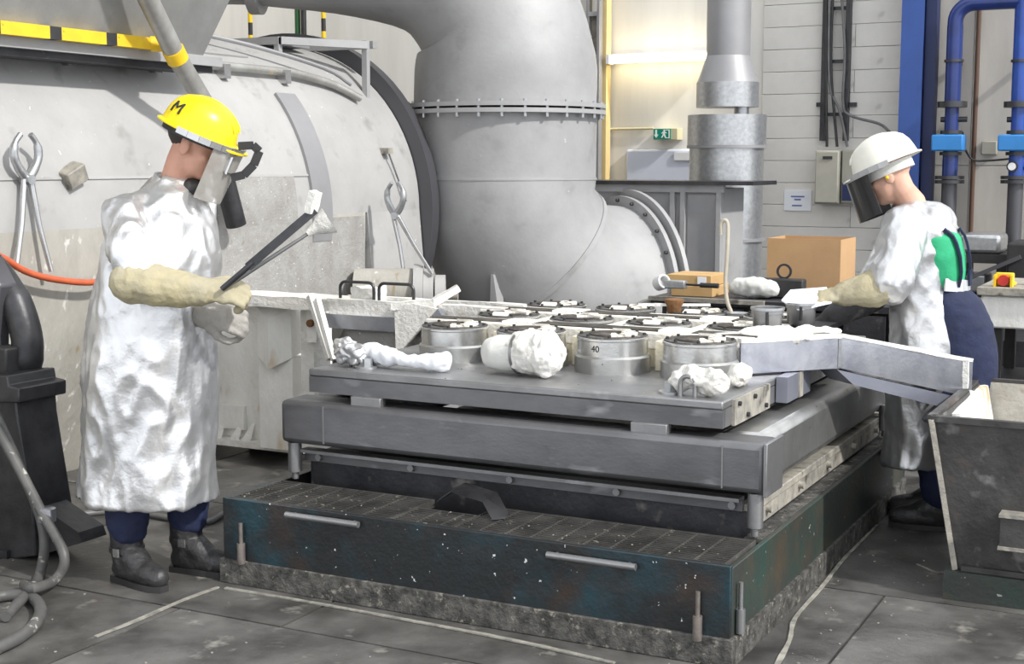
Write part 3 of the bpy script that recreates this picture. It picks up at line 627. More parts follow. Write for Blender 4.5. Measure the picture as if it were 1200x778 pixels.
# molds
COLS = (-2.915, -2.552, -2.189, -1.822); ROWS = (5.12, 5.62, 6.12)
def mold(loc, label, group):
    t = thing('casting_mold', label, 'mold', loc, group); t['_loc'] = 1
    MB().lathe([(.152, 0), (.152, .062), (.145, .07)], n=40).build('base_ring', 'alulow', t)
    MB().lathe([(.142, .066), (.142, .128), (.145, .131), (.145, .139), (.140, .142)], n=48).build('body', 'alu', t)
    MB().lathe([(.096, .137), (.142, .137), (.139, .146), (.098, .146)], n=40, closed=True).build('cover_ring', 'ringtop', t)
    MB().lathe([(.060, .130), (.097, .130), (.095, .150), (.066, .152)], n=32, closed=True).build('insert_ring', 'soot', t)
    mb = MB()
    for i in range(9):                              # ragged white refractory lining, open towards the feed side
        a0, a1 = -1.25+i*.29, -1.25+(i+1)*.29-.02
        h = .150+.010*random.random()
        mb.prism([(r*math.cos(a), r*math.sin(a), .13) for a, r in ((a0, .058), (a0, .10), (a1, .10), (a1, .058))], (0, 0, h-.13))
    mb.build('refractory_lining', 'refr', t)
    MB().cyl((0, 0, .1), (0, 0, .136), .06, n=24).build('feed_cup', 'refr', t)
    for i in range(8):
        a = i*PI/4+.3; MB().cyl((.126*math.cos(a), .126*math.sin(a), .146), (.126*math.cos(a), .126*math.sin(a), .155), .007, n=6).build('bolt', 'black', t)
    for k in list(t.keys()):
        if k == '_loc': del t[k]
    return t
m0 = None; LAB = ('round silver casting mold in the row along the table front edge', 'round silver casting mold in the middle row between feed channels', 'round silver casting mold in the row farthest from the grating')
for j, y in enumerate(ROWS):
    for i, x in enumerate(COLS):
        o = mold((x, y, PZ), LAB[j], 'molds') if m0 is None else copy_tree(m0)
        m0 = m0 or o
        o.location = (x, y, PZ); o.rotation_euler.z = .35*((i*5+j*3) % 5); o['label'] = LAB[j] if j else ('silver casting mold at the front row end by the cloth roll', 'silver casting mold partly behind the white wrapped plug', 'silver front row casting mold with 40 written on its side', 'silver front row casting mold beside the lifting eye and rag')[i]; o['group'] = ('front row molds', 'middle row molds', 'back row molds')[j]
me = text_mesh('40', .036, .0004); rr = .1425
for v in me.vertices:
    a = v.co.x/rr-PI/2-.05+.35; hh = v.co.y; v.co = V(((rr+.0006)*math.cos(a-.4), (rr+.0006)*math.sin(a-.4), .10+hh))
fin('chalk_mark', me, 'blackmetal', None, V((0, 0, 0)), smooth=False)
o = bpy.data.objects['chalk_mark']; mo = [q for q in bpy.data.objects if q.name.startswith('casting_mold') and abs(q.location.x-COLS[2]) < .01 and abs(q.location.y-ROWS[0]) < .01][0]
o.parent = mo; o.rotation_euler.z = -mo.rotation_euler.z
# refractory feed channels between rows
for j, (y, lab) in enumerate(((5.37, 'white refractory feed channel behind the front row of molds'), (5.87, 'white refractory feed channel between middle and back mold rows'))):
    t = thing('feed_channel', lab, 'channel', (-2.35, y, PZ), None)
    x0, x1 = -3.16, -1.66
    MB().box(x0, x1, y-.085, y+.085, PZ, PZ+.07).build('channel_bed', 'refrside', t)
    for s in (-1, 1):
        for a, b in zip((x0, -2.72, -2.36, -2.0), (-2.725, -2.365, -2.005, x1)):
            MB().box(a, b, y+s*.068-.017, y+s*.068+.017, PZ+.07, PZ+.139+.005*random.random()).build('channel_wall', 'refr', t, bevel=.006)
    for q in (-2.72, -2.0): MB().box(q-.07, q+.07, y-.06, y+.06, PZ+.07, PZ+.150).build('bridge_block', 'refr', t)
    MB().box(x0, x1, y-.05, y+.05, PZ+.07, PZ+.1445).build('channel_lining', 'soot', t)
    for i, x in enumerate(COLS):
        for s in (-1, 1):
            if s > 0 and j == 0 and i % 2: continue
            MB().prism([(x-.045, y+s*.09, PZ+.10), (x+.05, y+s*.09, PZ+.10), (x+.04, y+s*.17, PZ+.143), (x-.035, y+s*.17, PZ+.143)], (0, 0, .018)).build('spout_block', 'refr', t)
for x in (-2.735, -2.37, -2.005):
    MB().box(x-.028, x+.028, 5.18, 5.283, PZ, PZ+.12).build('spacer_brick', 'refrside', bevel=.004, label='cream refractory brick wedged between two front row molds', cat='brick', group='spacer bricks')
    MB().box(x-.028, x+.028, 5.52, 5.782, PZ, PZ+.13).build('spacer_brick', 'refr', bevel=.004, label='white refractory brick lying between two middle row molds', cat='brick', group='middle spacer bricks')

# launder trough from furnace to table
t = thing('launder_trough', 'white crusted launder trough running from furnace to mold table', 'trough', (-3.9, 5.95, .8))
LY = 5.9
def crust(mb, amp=.012, sub=3):
    me = mb.mesh('c'); bm = bmesh.new(); bm.from_mesh(me); bmesh.ops.subdivide_edges(bm, edges=bm.edges, cuts=sub, use_grid_fill=True)
    for v in bm.verts: v.co += V((noise.noise(v.co*23), noise.noise(v.co*23+V((5, 1, 2))), noise.noise(v.co*23+V((1, 9, 4)))))*amp
    bm.to_mesh(me); bm.free(); out = MB(); out.v = [v.co.copy() for v in me.vertices]; out.f = [tuple(p.vertices) for p in me.polygons]; return out
crust(MB().box(-4.72, -4.02, LY-.10, LY+.12, .88, .94), .012, 5).build('near_section', 'plaster', t)
MB().box(-4.0, -3.0, LY-.10, LY+.10, .83, .86).build('trough_bed', 'zincedge', t)
for s in (-1, 1): crust(MB().box(-4.03, -3.02, LY+s*.09-.02, LY+s*.09+.02, .86, .945), .010, 7).build('trough_wall', 'plaster', t)
MB().box(-4.05, -3.35, LY-.13, LY-.10, .80, .87).build('side_channel', 'zincedge', t)
MB().box(-3.95, -3.36, LY-.08, LY+.14, .58, .83).build('trough_belly', 'drumspatter', t)
for x in (-3.98, -3.75):
    MB().tube([(x, LY-.07, .93)]+[(x, LY-.07, 1.0)]+arc((x+.03, LY-.07, 1.0), .03, 180, 90, 4)+arc((x+.17, LY-.07, 1.0), .03, 90, 0, 4)+[(x+.20, LY-.07, .93)], .008, 8).build('lift_loop', 'blackmetal', t)
crust(MB().box(-3.93, -3.80, LY-.05, LY+.08, .90, 1.0), .02, 4).build('plug_block', 'plaster', t)
crust(MB().bar((-3.45, LY-.12, .93), (-3.33, LY-.02, 1.02), .07, .03), .01, 3).build('crust_flake', 'plaster', t)
crust(MB().bar((-3.62, LY-.14, .93), (-3.40, LY-.10, .95), .08, .035), .012, 3).build('crust_flake', 'plaster', t)
MB().prism([(-3.60, LY-.17, .93), (-3.50, LY-.17, .95), (-3.36, LY-.17, .93), (-3.55, LY-.19, .72), (-3.58, LY-.19, .72)], (0, .02, 0)).build('drip_apron', 'plaster', t)
MB().prism([(-3.52, LY-.16, .92), (-3.36, LY-.16, .93), (-3.30, LY-.16, .84), (-3.36, LY-.16, .78)], (0, .03, 0)).build('drip_shield', 'zincedge', t)
MB().bar((-4.10, LY-.16, .96), (-3.93, LY-.24, .66), .03, .03).build('strut', 'plaster', t)
MB().bar((-4.05, LY-.17, .95), (-3.90, LY-.25, .66), .025, .025).build('strut', 'offwhite', t)
# launder stand
t = thing('launder_stand', 'off-white rust streaked stand box under the launder trough', 'stand', (-4.6, 6.1, .1))
MB().box(-5.02, -4.50, 6.08, 6.5, .10, .78).build('stand_body', 'offwhite', t)
MB().prism([(-5.02, 6.5, .78), (-5.02, 6.08, .78), (-4.86, 6.06, .87), (-4.86, 6.5, .87)], (.42, 0, 0)).build('top_hopper', 'offwhite', t)
MB().prism([(-4.72, 5.98, .86), (-4.52, 5.98, .62), (-4.47, 5.98, .62), (-4.50, 5.98, .86)], (0, .12, 0)).build('gusset', 'plaster', t)
MB().box(-4.60, -4.38, 5.96, 6.08, .10, .60).build('column', 'offwhite', t)
MB().prism([(-4.60, 5.955, .60), (-4.49, 5.90, .54), (-4.38, 5.955, .60), (-4.38, 6.05, .62), (-4.60, 6.05, .62)], (0, 0, .26)).build('column_head', 'offwhite', t)
MB().box(-4.30, -4.22, 5.93, 6.08, .10, .86).build('side_post', 'plaster', t)
MB().box(-4.24, -4.18, 5.90, 5.95, .70, .88).build('hinge_block', 'offwhite', t)
MB().cyl((-4.21, 5.88, .80), (-4.21, 5.90, .80), .02, n=8).build('hinge_bolt', 'rust', t)
MB().box(-4.99, -4.78, 6.05, 6.08, .16, .30).build('access_plate', 'offwhite', t, bevel=.006)
MB().box(-5.02, -4.42, 5.99, 6.08, .08, .115).build('foot_rail', 'plaster', t)
for x in (-4.94, -4.82, -4.74): MB().prism([(x-.022, 6.0, .115), (x+.022, 6.0, .115), (x, 6.07, .20)], (.012, .012, 0)).build('rib', 'plaster', t)
MB().box(-4.95, -4.3, 6.3, 6.45, 0, .10).build('skid', 'darksteel', t)
MB().bar((-5.1, 6.7, .05), (-4.2, 6.35, .05), .08, .10).build('floor_beam', 'skirt', label='dirty brown timber beam on the floor under the stand', cat='beam')

# outlet trough to the bin
t = thing('outlet_trough', 'bent steel outlet trough with white crust pointing at the bin', 'trough', (-1.4, 5.55, .7))
def chan(A, B, zA, zB, wd, hA, hB, nmS, mS):
    A = V(A); B = V(B); d = (B-A); n = V((d.y, -d.x)).normalized()     # n points to the camera side
    def sect(P, zb, h, o0, o1, z0, z1): pass
    def P(pt, o, z): return V((pt.x-n.x*o, pt.y-n.y*o, z))
    for o, nm in ((0, 'near_wall'), (wd, 'far_wall')):
        MB().hexa([P(A, o, zA), P(B, o, zB), P(B, o+.012, zB), P(A, o+.012, zA), P(A, o, zA+hA), P(B, o, zB+hB), P(B, o+.012, zB+hB), P(A, o+.012, zA+hA)]).build(nm, mS, t)
    MB().hexa([P(A, .012, zA), P(B, .012, zB), P(B, wd, zB), P(A, wd, zA), P(A, .012, zA+.012), P(B, .012, zB+.012), P(B, wd, zB+.012), P(A, wd, zA+.012)]).build('trough_floor', mS, t)
    for a, b, e in ((-.004, .03, .004), (wd-.02, wd+.016, .004)):
        crust(MB().hexa([P(A, a, zA+hA-.004), P(B, a, zB+hB-.004), P(B, b, zB+hB-.004), P(A, b, zA+hA-.004), P(A, a, zA+hA+.012), P(B, a, zB+hB+.012), P(B, b, zB+hB+.012), P(A, b, zA+hA+.012)]), .004, 6).build('crusted_rim', 'plaster', t)
    crust(MB().hexa([P(A, .03, zA+.012), P(B, .03, zB+.012), P(B, wd-.02, zB+.012), P(A, wd-.02, zA+.012), P(A, .03, zA+hA*.8), P(B, .03, zB+hB*.72), P(B, wd-.02, zB+hB*.72), P(A, wd-.02, zA+hA*.8)]), .012, 6).build('refractory_fill', 'plaster', t)
chan((-1.679, 5.190), (-1.375, 5.525), .805, .805, .20, .125, .125, 'a', 'zincedge')
chan((-1.374, 5.526), (-.94, 6.0), .805, .650, .20, .128, .150, 'b', 'zincedge')
crust(MB().ell((-1.62, 5.45, .935), (.16, .12, .03)), .018, 1).build('spill_mound', 'plaster', t)
crust(MB().ell((-1.50, 5.62, .935), (.10, .10, .02)), .015, 1).build('spill_mound', 'plaster', t)
MB().bar((-1.376, 5.520, .81), (-1.376, 5.520, .925), .010, .010).build('weld_seam', 'galv', t)
crust(MB().hexa([(-.946, 5.985, .655), (-.93, 5.997, .655), (-1.075, 6.135, .655), (-1.09, 6.12, .655), (-.946, 5.985, .68), (-.93, 5.997, .68), (-1.075, 6.135, .68), (-1.09, 6.12, .68)]), .006, 4).build('end_crust', 'plaster', t)
crust(MB().bar((-.962, 5.972, .66), (-.962, 5.972, .81), .022, .022), .004, 4).build('end_crust', 'plaster', t)
n_ = V((.74, -.674)); 
MB().prism([(-1.37+n_.x*-.02, 5.53-n_.y*-.02, .80), (-.99, 5.95, .655), (-1.0, 5.94, .60), (-1.33, 5.57, .735)], (-.13, .12, 0)).build('drip_tray', 'zincdark', t)
MB().prism([(-1.70, 5.19, .797), (-1.56, 5.34, .797), (-1.56, 5.34, .80), (-1.70, 5.19, .80)], (0, 0, .004)).build('shim', 'zincdark', t)
MB().box(-1.545, -1.50, 5.22, 5.55, .70, .80).build('hanger_plate', 'zincdark', t)
MB().bar((-1.52, 5.40, .80), (-1.52, 5.40, .70), .05, .05).build('hanger_post', 'ledge', t)
MB().bar((-1.03, 5.94, .65), (-1.10, 5.86, .56), .03, .02).build('tray_bracket', 'zincedge', t)

# two dark metal cups on the trough/table
for px, py, w_, lab in ((899, 388, .063, 'dark slotted metal cup standing in the white spill'), (938.5, 381, .063, 'dark slotted metal cup beside the black glove')):
    p = atZ(px, py, .932); t = thing('metal_cup', lab, 'cup', p, 'slotted metal cups')
    MB().lathe([(.048, 0), (.058, .012), (.061, .075), (.066, .075), (.066, .097), (.058, .097), (.055, .02), (.02, .012)], p, 28).build('cup_body', 'steel', t)
    MB().lathe([(.0665, .090), (.070, .090), (.070, .1), (.0665, .1)], p, 28, closed=True).build('cup_rim', 'galv', t)
    dv = (V((0, 0, 0))-V((p.x, p.y, 0))).normalized(); q = p+dv*.0635
    MB().box(q.x-.005, q.x+.005, q.y-.012, q.y+.005, p.z+.028, p.z+.085).build('slot', 'black', t)
sl = thing('support_shelf', 'dark steel ledge bracket carrying the metal cups by the table', 'shelf', (-1.6, 5.95, .8))
MB().box(-1.78, -1.52, 5.74, 6.05, PZ+.002, .93).build('ledge_block', 'darksteel', sl)

# things on the table front
def blob(pts, rs, vox, amp, fr, name, m, label, cat, group=None, rest=.795):
    mb = MB(); mb.limb(pts, rs)
    me = remesh(mb, vox, 3, lambda c: amp*(noise.noise(c*fr)+.7*(.3-1.6*abs(noise.noise(c*fr*1.2+V((3, 1, 7)))))))
    c = V(pts[0]); c.z = min(v.co.z for v in me.vertices)
    for v in me.vertices: v.co -= c
    c.z = rest
    return fin(name, me, m, None, c, label=label, cat=cat, group=group, ang=60)
# white wrapped plug
p0 = V((-2.57, 4.86, PZ+.078)); p1 = V((-2.36, 4.84, PZ+.092))
t = thing('wrapped_plug', 'white fibre wrapped plug lying on the table front', 'plug', (p0.x, p0.y, PZ))
mb = MB().limb([p0, p0.lerp(p1, .5)], [.072, .075], 24); me = remesh(mb, .008, 4, lambda c: .005*noise.noise(c*18))
fin('wrap', me, 'bag', t, V((0, 0, 0)), ang=60)
mb = MB().limb([p0.lerp(p1, .62)+V((0, 0, .004)), p1], [.085, .088], 24).ell(p1+V((.02, -.02, 0)), (.07, .08, .09)); me = remesh(mb, .008, 3, lambda c: .012*noise.noise(c*22)+.008*noise.noise(c*50))
fin('fibre_head', me, 'plaster', t, V((0, 0, 0)), ang=60)
MB().lathe([(.0795, -.006), (.083, -.006), (.083, .006), (.0795, .006)], p0.lerp(p1, .5), 28, axis=(p1-p0), closed=True).build('tie_wire', 'steel', t)
# folded white cloth roll
blob([(-3.14, 4.80, PZ+.042), (-3.02, 4.76, PZ+.042), (-2.93, 4.74, PZ+.036), (-2.83, 4.74, PZ+.036), (-2.77, 4.76, PZ+.040)], [.045, .038, .028, .030, .043], .007, .010, 20, 'cloth_roll', 'paper', 'rolled white cloth lying along the table front', 'cloth')
blob([(-3.23, 4.76, PZ+.052), (-3.20, 4.72, PZ+.055), (-3.14, 4.71, PZ+.042)], [.05, .05, .04], .006, .020, 26, 'foil_lump', 'silver', 'crumpled silver foil lump at the table corner by the strut', 'foil')
blob([(-1.74, 4.70, PZ+.045), (-1.68, 4.70, PZ+.05), (-1.60, 4.68, PZ+.045)], [.042, .045, .045], .006, .018, 24, 'rag', 'plaster', 'crumpled white rag by the lifting eye on the table corner', 'rag')
blob([(-1.62, 5.02, PZ+.04), (-1.60, 4.92, PZ+.045)], [.035, .04], .007, .015, 24, 'rag', 'plaster', 'crumpled white rag behind the lifting eye against the mold', 'rag')
ex, ey = -1.70, 4.655
MB().tube([(ex-.028, ey, PZ)]+[(ex-.028, ey, PZ+.045)]+arc((ex, ey, PZ+.045), .028, 180, 0, 8)+[(ex+.028, ey, PZ)], .0085, 10).build('lifting_eye', 'steel', label='steel lifting eye loop on the table corner', cat='lifting eye')
# rusty burner block with rod, bent dip rod
p = atZ(790, 364, .945); p.z = PZ+.142
t = thing('rusty_stopper', 'rusty orange stopper block with a pale crossbar on back molds', 'stopper', p)
MB().lathe([(.032, 0), (.035, .03), (.045, .05), (.045, .06), (.03, .065)], p, 18).build('stopper_body', 'rust', t)
MB().bar(p+V((-.15, -.07, .035)), p+V((.15, .07, .035)), .012, .012).build('crossbar', 'plaster', t)
pts = [atY(a, b, 6.12) for a, b in ((845, 275), (845, 262), (850, 258), (853, 266), (852, 300), (850, 330), (852, 352), (857, 366))]
t = thing('dip_rod', 'pale bent dip rod standing in a flat pan at the back', 'rod', pts[-1])
MB().tube(smooth_path(pts, 4), .009, 10).build('rod', 'rodbeige', t)
q = pts[-1]; MB().lathe([(.03, -.03), (.05, -.012), (.052, .0), (.03, -.01)], q+V((.03, 0, 0)), 20).build('pan', 'galv', t)
MB().cyl((q.x+.03, q.y, PZ+.142), (q.x+.03, q.y, q.z-.02), .02, n=10).build('pan_stem', 'galv', t)

# ================================================================== BACK BENCH
t = thing('work_bench', 'long black work bench behind the casting table', 'bench', (-2.3, 7.8, 0))
BZ = .862
MB().box(-2.95, -1.35, 7.45, 8.35, BZ-.035, BZ).build('bench_top', 'darksteel', t)
MB().box(-2.96, -2.28, 7.43, 7.46, BZ-.02, BZ+.004).build('front_edge', 'ledge', t)
for x in (-2.9, -2.15, -1.42):
    for y in (7.5, 8.28): MB().box(x, x+.06, y, y+.06, 0, BZ-.035).build('leg', 'black', t)
MB().box(-2.9, -1.38, 8.1, 8.14, .15, BZ-.04).build('back_panel', 'darksteel', t)
MB().box(-2.3, -1.4, 7.56, 8.08, .45, .48).build('lower_shelf', 'darksteel', t)
MB().bar((-2.95, 7.5, BZ-.02), (-3.25, 7.2, .70), .05, .03).build('side_brace', 'drumspatter', t)
for i in range(4): MB().box(-2.62+i*.26, -2.40+i*.26, 7.44, 7.46, .48, BZ-.05).build('front_panel', 'darksteel', t)
t = thing('open_carton', 'large open brown cardboard carton on the black bench', 'carton', (-2.15, 8.15, BZ))
x0, x1 = atY(899, 300, 7.98).x, atY(985, 300, 7.98).x; z1 = atY(940, 280, 7.98).z
for q in ((x0, x1, 7.98, 7.985), (x0, x1, 8.33, 8.335)): MB().box(*q, BZ, z1).build('carton_side', 'cardboard', t)
for q in ((x0, x0+.005, 7.985, 8.33), (x1-.005, x1, 7.985, 8.33)): MB().box(*q, BZ, z1).build('carton_end', 'cardboard', t)
MB().box(x0+.005, x1-.005, 7.985, 8.33, BZ, BZ+.005).build('carton_base', 'cardboard', t)
for i, (z0, lab, dx) in enumerate(((BZ, 'flat brown cardboard box, lower of the two beside the bag', .03), (BZ+.062, 'flat brown cardboard box with white label, upper of the two', 0))):
    t = thing('flat_box', lab, 'box', (-2.75, 7.7, z0))
    MB().box(-2.90+dx, -2.63+dx*.3, 7.56, 7.85, z0, z0+.060).build('body', 'cardboard2', t, bevel=.003)
    MB().box(-2.90+dx, -2.63+dx*.3, 7.70, 7.71, z0+.0595, z0+.061).build('tape', 'cardboard', t)
    if i: MB().box(-2.71, -2.66, 7.556, 7.561, z0+.012, z0+.052).build('label_sticker', 'paper', t)
blob([(-2.50, 7.62, BZ+.05), (-2.40, 7.62, BZ+.06), (-2.30, 7.62, BZ+.05)], [.05, .062, .05], .01, .012, 16, 'bag', 'bag', 'plump white bag on the bench beside the flat boxes', 'bag', rest=BZ)
q = atY(919, 318, 7.7)
t = thing('ring_clamp', 'black ring handled clamp on the bench before the carton', 'clamp', (q.x, 7.7, BZ))
MB().lathe([(.032, -.006), (.044, -.006), (.044, .006), (.032, .006)], (q.x, 7.7, q.z), 20, axis=(0, 1, 0), closed=True).build('ring', 'black', t)
MB().box(q.x-.15, q.x+.12, 7.66, 7.74, BZ, q.z-.04).build('clamp_base', 'black', t, bevel=.01)
# ladle with white cup on bench corner
a, b, c_ = atY(775, 331, 7.40), atY(800, 333, 7.40), atY(842, 335, 7.40)
t = thing('sample_ladle', 'sample ladle with white cup and black handle on bench corner', 'ladle', b)
MB().lathe([(.035, -.035), (.042, -.03), (.042, .03), (.034, .035), (.030, .03), (.030, -.03)], a, 20, axis=(.8, -.5, .3), closed=True).build('cup', 'white', t)
MB().box(a.x+.02, b.x+.02, 7.37, 7.43, b.z-.025, b.z+.02).build('socket', 'galv', t, bevel=.006)
MB().tube([b, c_.lerp(b, .45)], .006, 8).build('shaft', 'blackmetal', t)
MB().tube([c_.lerp(b, .5), c_], .014, 10).build('grip', 'black', t)

# ================================================================== RIGHT BACKGROUND
x0 = atY(1150, 340, 8).x
t = thing('white_cabinet', 'low white machine cabinet carrying the emergency stop button', 'cabinet', (-.8, 8.3, 0))
MB().box(x0, .1, 8.0, 8.7, .72, .90).build('body', 'boardwhite', t, bevel=.01); t.children[0].data.materials[0] = MT['offwhite']
MB().box(x0-.02, .12, 7.97, 8.72, .90, .945).build('top', 'ledge', t, bevel=.004)
for x in (x0+.05, -.1): 
    for y in (8.05, 8.6): MB().box(x, x+.06, y, y+.06, 0, .72).build('leg', 'black', t)
MB().box(x0+.02, .05, 8.06, 8.66, .30, .42).build('lower_tray', 'darksteel', t)
p = atY(1178, 334, 8.12); p.z = .945
t = thing('emergency_stop', 'yellow emergency stop housing with red button on white cabinet', 'button', p)
MB().box(p.x-.05, p.x+.05, 8.08, 8.11, .945, 1.02).build('back_guard', 'yellow', t, bevel=.008)
MB().box(p.x-.05, p.x+.05, 8.11, 8.20, .945, .965).build('housing', 'yellow', t, bevel=.006)
MB().box(p.x+.038, p.x+.05, 8.02, 8.08, .945, 1.01).build('side_guard', 'yellow', t); MB().box(p.x-.05, p.x-.038, 8.02, 8.08, .945, 1.01).build('side_guard', 'yellow', t)
MB().cyl((p.x, 8.035, .98), (p.x, 8.08, .98), .03, n=20).build('red_button', 'red', t)
# sink basin and black stand on back wall
a, b = atY(1124, 274, 11), atY(1172, 298, 11)
t = thing('wash_basin', 'grey scratched wash basin in front of the blue pipes', 'basin', ((a.x+b.x)/2, 11.2, 0))
MB().box(a.x, b.x, 11.0, 11.4, b.z, a.z).build('basin', 'galv', t, bevel=.03)
MB().box(a.x-.05, b.x+.2, 10.98, 11.45, b.z-.07, b.z-.001).build('support_shelf', 'black', t)
MB().box(a.x+.03, b.x-.1, 11.05, 11.35, b.z-.30, b.z-.16).build('lower_basin', 'galv', t, bevel=.02)
for x in (a.x, b.x): MB().box(x-.03, x+.05, 11.05, 11.4, 0, b.z-.07).build('leg', 'black', t)
MB().box(a.x, b.x+.2, 11.1, 11.4, b.z-.34, b.z-.30).build('shelf', 'black', t)
a, b = atY(1180, 284, 10.6), atY(1215, 340, 10.6)
t = thing('pump_unit', 'black pump unit with slanted brace under the blue pipe', 'pump', ((a.x+b.x)/2, 10.8, 0))
MB().box(a.x, b.x, 10.6, 11.1, 0, a.z).build('body', 'black', t, bevel=.02)
MB().bar((a.x-.35, 10.58, b.z+.02), (a.x+.1, 10.58, a.z-.1), .04, .03).build('brace', 'greypipe', t)
MB().box(-1.45, .6, 9.6, 10.4, 0, .46).build('low_bench', 'darksteel', label='long dark low bench behind the white cabinet', cat='bench')

# bins
def bin_(label, x0, x1, y0, y1, z0, z1, sp, group=None, rimm='binside'):
    t = thing('scrap_bin', label, 'bin', ((x0+x1)/2, (y0+y1)/2, z0), group); k = .02
    def ring(i, z, s): return [(x0-s+i, y0-s*.3+i, z), (x1+s-i, y0-s*.3+i, z), (x1+s-i, y1+s*.3-i, z), (x0-s+i, y1+s*.3-i, z)]
    B, T, Bi, Ti = ring(0, z0, 0), ring(0, z1, sp), ring(k, z0+k, 0), ring(k, z1, sp)
    for i, nm in ((0, 'front_wall'), (1, 'end_wall'), (2, 'back_wall'), (3, 'end_wall')):
        j = (i+1) % 4
        MB().hexa([B[i], B[j], Bi[j], Bi[i], T[i], T[j], Ti[j], Ti[i]]).build(nm, 'binside' if i != 2 else 'binin', t)
        MB().bar(V(T[i])+V((0, 0, .004)), V(T[j])+V((0, 0, .004)), .03, .022).build('rim_bar', rimm, t)
    MB().hexa([Bi[0], Bi[1], Bi[2], Bi[3]]+[V(q)+V((0, 0, .01)) for q in Bi]).build('bottom', 'binin', t)
    MB().bar(V(B[0])+V((0, -.008, 0)), V(T[0])+V((0, -.008, 0)), .02, .02).build('corner_angle', 'ledge', t)
    return t
t = bin_('scuffed black scrap bin with handle plate under the outlet trough', -.865, .35, 5.3, 6.28, .11, .675, .10)
MB().bar((-.84, 5.285, .12), (.35, 5.285, .12), .02, .02).build('bottom_angle', 'binside', t)
h = MB().box(-.70, -.2, 5.22, 5.30, .235, .345).build('fork_pocket', 'binside', t)
for z0 in (.225, .345): MB().box(-.705, -.2, 5.21, 5.295, z0, z0+.012).build('pocket_lip', 'ledge', h)
crust(MB().prism([(-.944, 5.55, .655), (-.944, 6.26, .665), (-.885, 6.26, .35), (-.885, 5.55, .35)], (.03, 0, 0)), .008, 4).build('lit_wall_slab', 'offwhite', t)  # pale slab standing for the lit inner face of the end wall
MB().box(-.90, .4, 5.26, 6.3, .0, .108).build('pallet_skid', 'boxside', label='low dark skid under the scuffed black bin', cat='skid')
# ================================================================== LEFT MACHINE + HOSES
t = thing('tilting_stand', 'black cast steel stand with curved arm beside the left worker', 'machine', (-4.6, 4.2, 0))
Y0 = 4.05
def px3(pts, Y): return [(lambda q: (q.x, Y, q.z))(atY(a, b, Y)) for a, b in pts]
MB().prism(px3(((-60, 462), (18, 462), (20, 490), (38, 600), (42, 652), (-60, 664)), Y0), (0, .22, 0)).build('column', 'blackmetal', t, bevel=.008)
MB().prism(px3(((40, 588), (92, 624), (96, 636), (42, 652)), Y0+.05), (0, .14, 0)).build('gusset', 'blackmetal', t)
MB().box(-5.1, -4.42, 4.03, 4.3, 0, .035).build('foot_plate', 'blackmetal', t)
MB().prism(px3(((-60, 440), (8, 440), (10, 452), (22, 455), (22, 472), (-60, 472)), Y0-.02), (0, .26, 0)).build('column_cap', 'blackmetal', t, bevel=.006)
MB().tube(smooth_path([atY(-20, 300, 4.25), atY(5, 330, 4.25), atY(22, 362, 4.25), atY(32, 400, 4.25), atY(28, 428, 4.25), atY(8, 447, 4.25)], 5), [.06]*8+[.066]*10+[.07]*8, 16).build('curved_arm', 'blackmetal', t)
MB().prism(px3(((-60, 275), (-18, 303), (0, 335), (-2, 350), (-10, 395), (-10, 442), (-60, 445)), 4.15), (0, .10, 0)).build('arm_body', 'greypipe', t, bevel=.01)
MB().box(atY(-30, 400, 4.12).x, atY(6, 400, 4.12).x, 4.12, 4.24, atY(0, 443, 4.12).z, atY(0, 408, 4.12).z).build('bearing_block', 'black', t, bevel=.008)
def hose(label, pts, r=.022, m='hosegrey'):
    P = smooth_path(pts, 6)
    return MB().tube(P, r, 12).build('hose', m, label=label, cat='hose')
t0 = atY(48, 605, 3.9)
hose('grey hose hanging down the stand to the knot, inner strand', [atY(-12, 470, 3.98), atY(22, 545, 3.97), atY(46, 602, 3.95), atY(52, 640, 3.93), atY(46, 675, 3.9), V((atZ(36, 700).x, atZ(36, 700).y, .03)), V((atZ(5, 745).x-.1, atZ(5, 745).y+.1, .024))], .02)
hose('grey hose hanging in a wide bend beside the knot, outer strand', [atY(-16, 480, 3.94), atY(24, 552, 3.93), atY(50, 602, 3.91), atY(75, 650, 3.88), atY(66, 678, 3.85), V((atZ(40, 708).x, atZ(40, 708).y, .06)), V((atZ(28, 692).x, atZ(28, 692).y, .024))], .02)
hose('grey hose coil lying in a loop on the floor', [V((*atZ(a, b).xy, .022 if i != 2 else .024)) for i, (a, b) in enumerate(((-25, 712), (10, 704), (38, 708), (48, 722), (40, 740), (18, 757), (-15, 772)))], .022)
hose('dark hose lying on the floor behind the worker', [V((*atZ(a, b).xy, .016)) for a, b in ((85, 608), (120, 604), (160, 605), (235, 616), (262, 606))], .014, 'rubber')
p = t0; MB().lathe([(.028, -.03), (.036, -.025), (.036, .025), (.028, .03)], (p.x, 3.93, p.z), 12, closed=False).build('hose_clamp', 'zincedge', label='pale tape clamp binding the hanging hoses', cat='clamp')

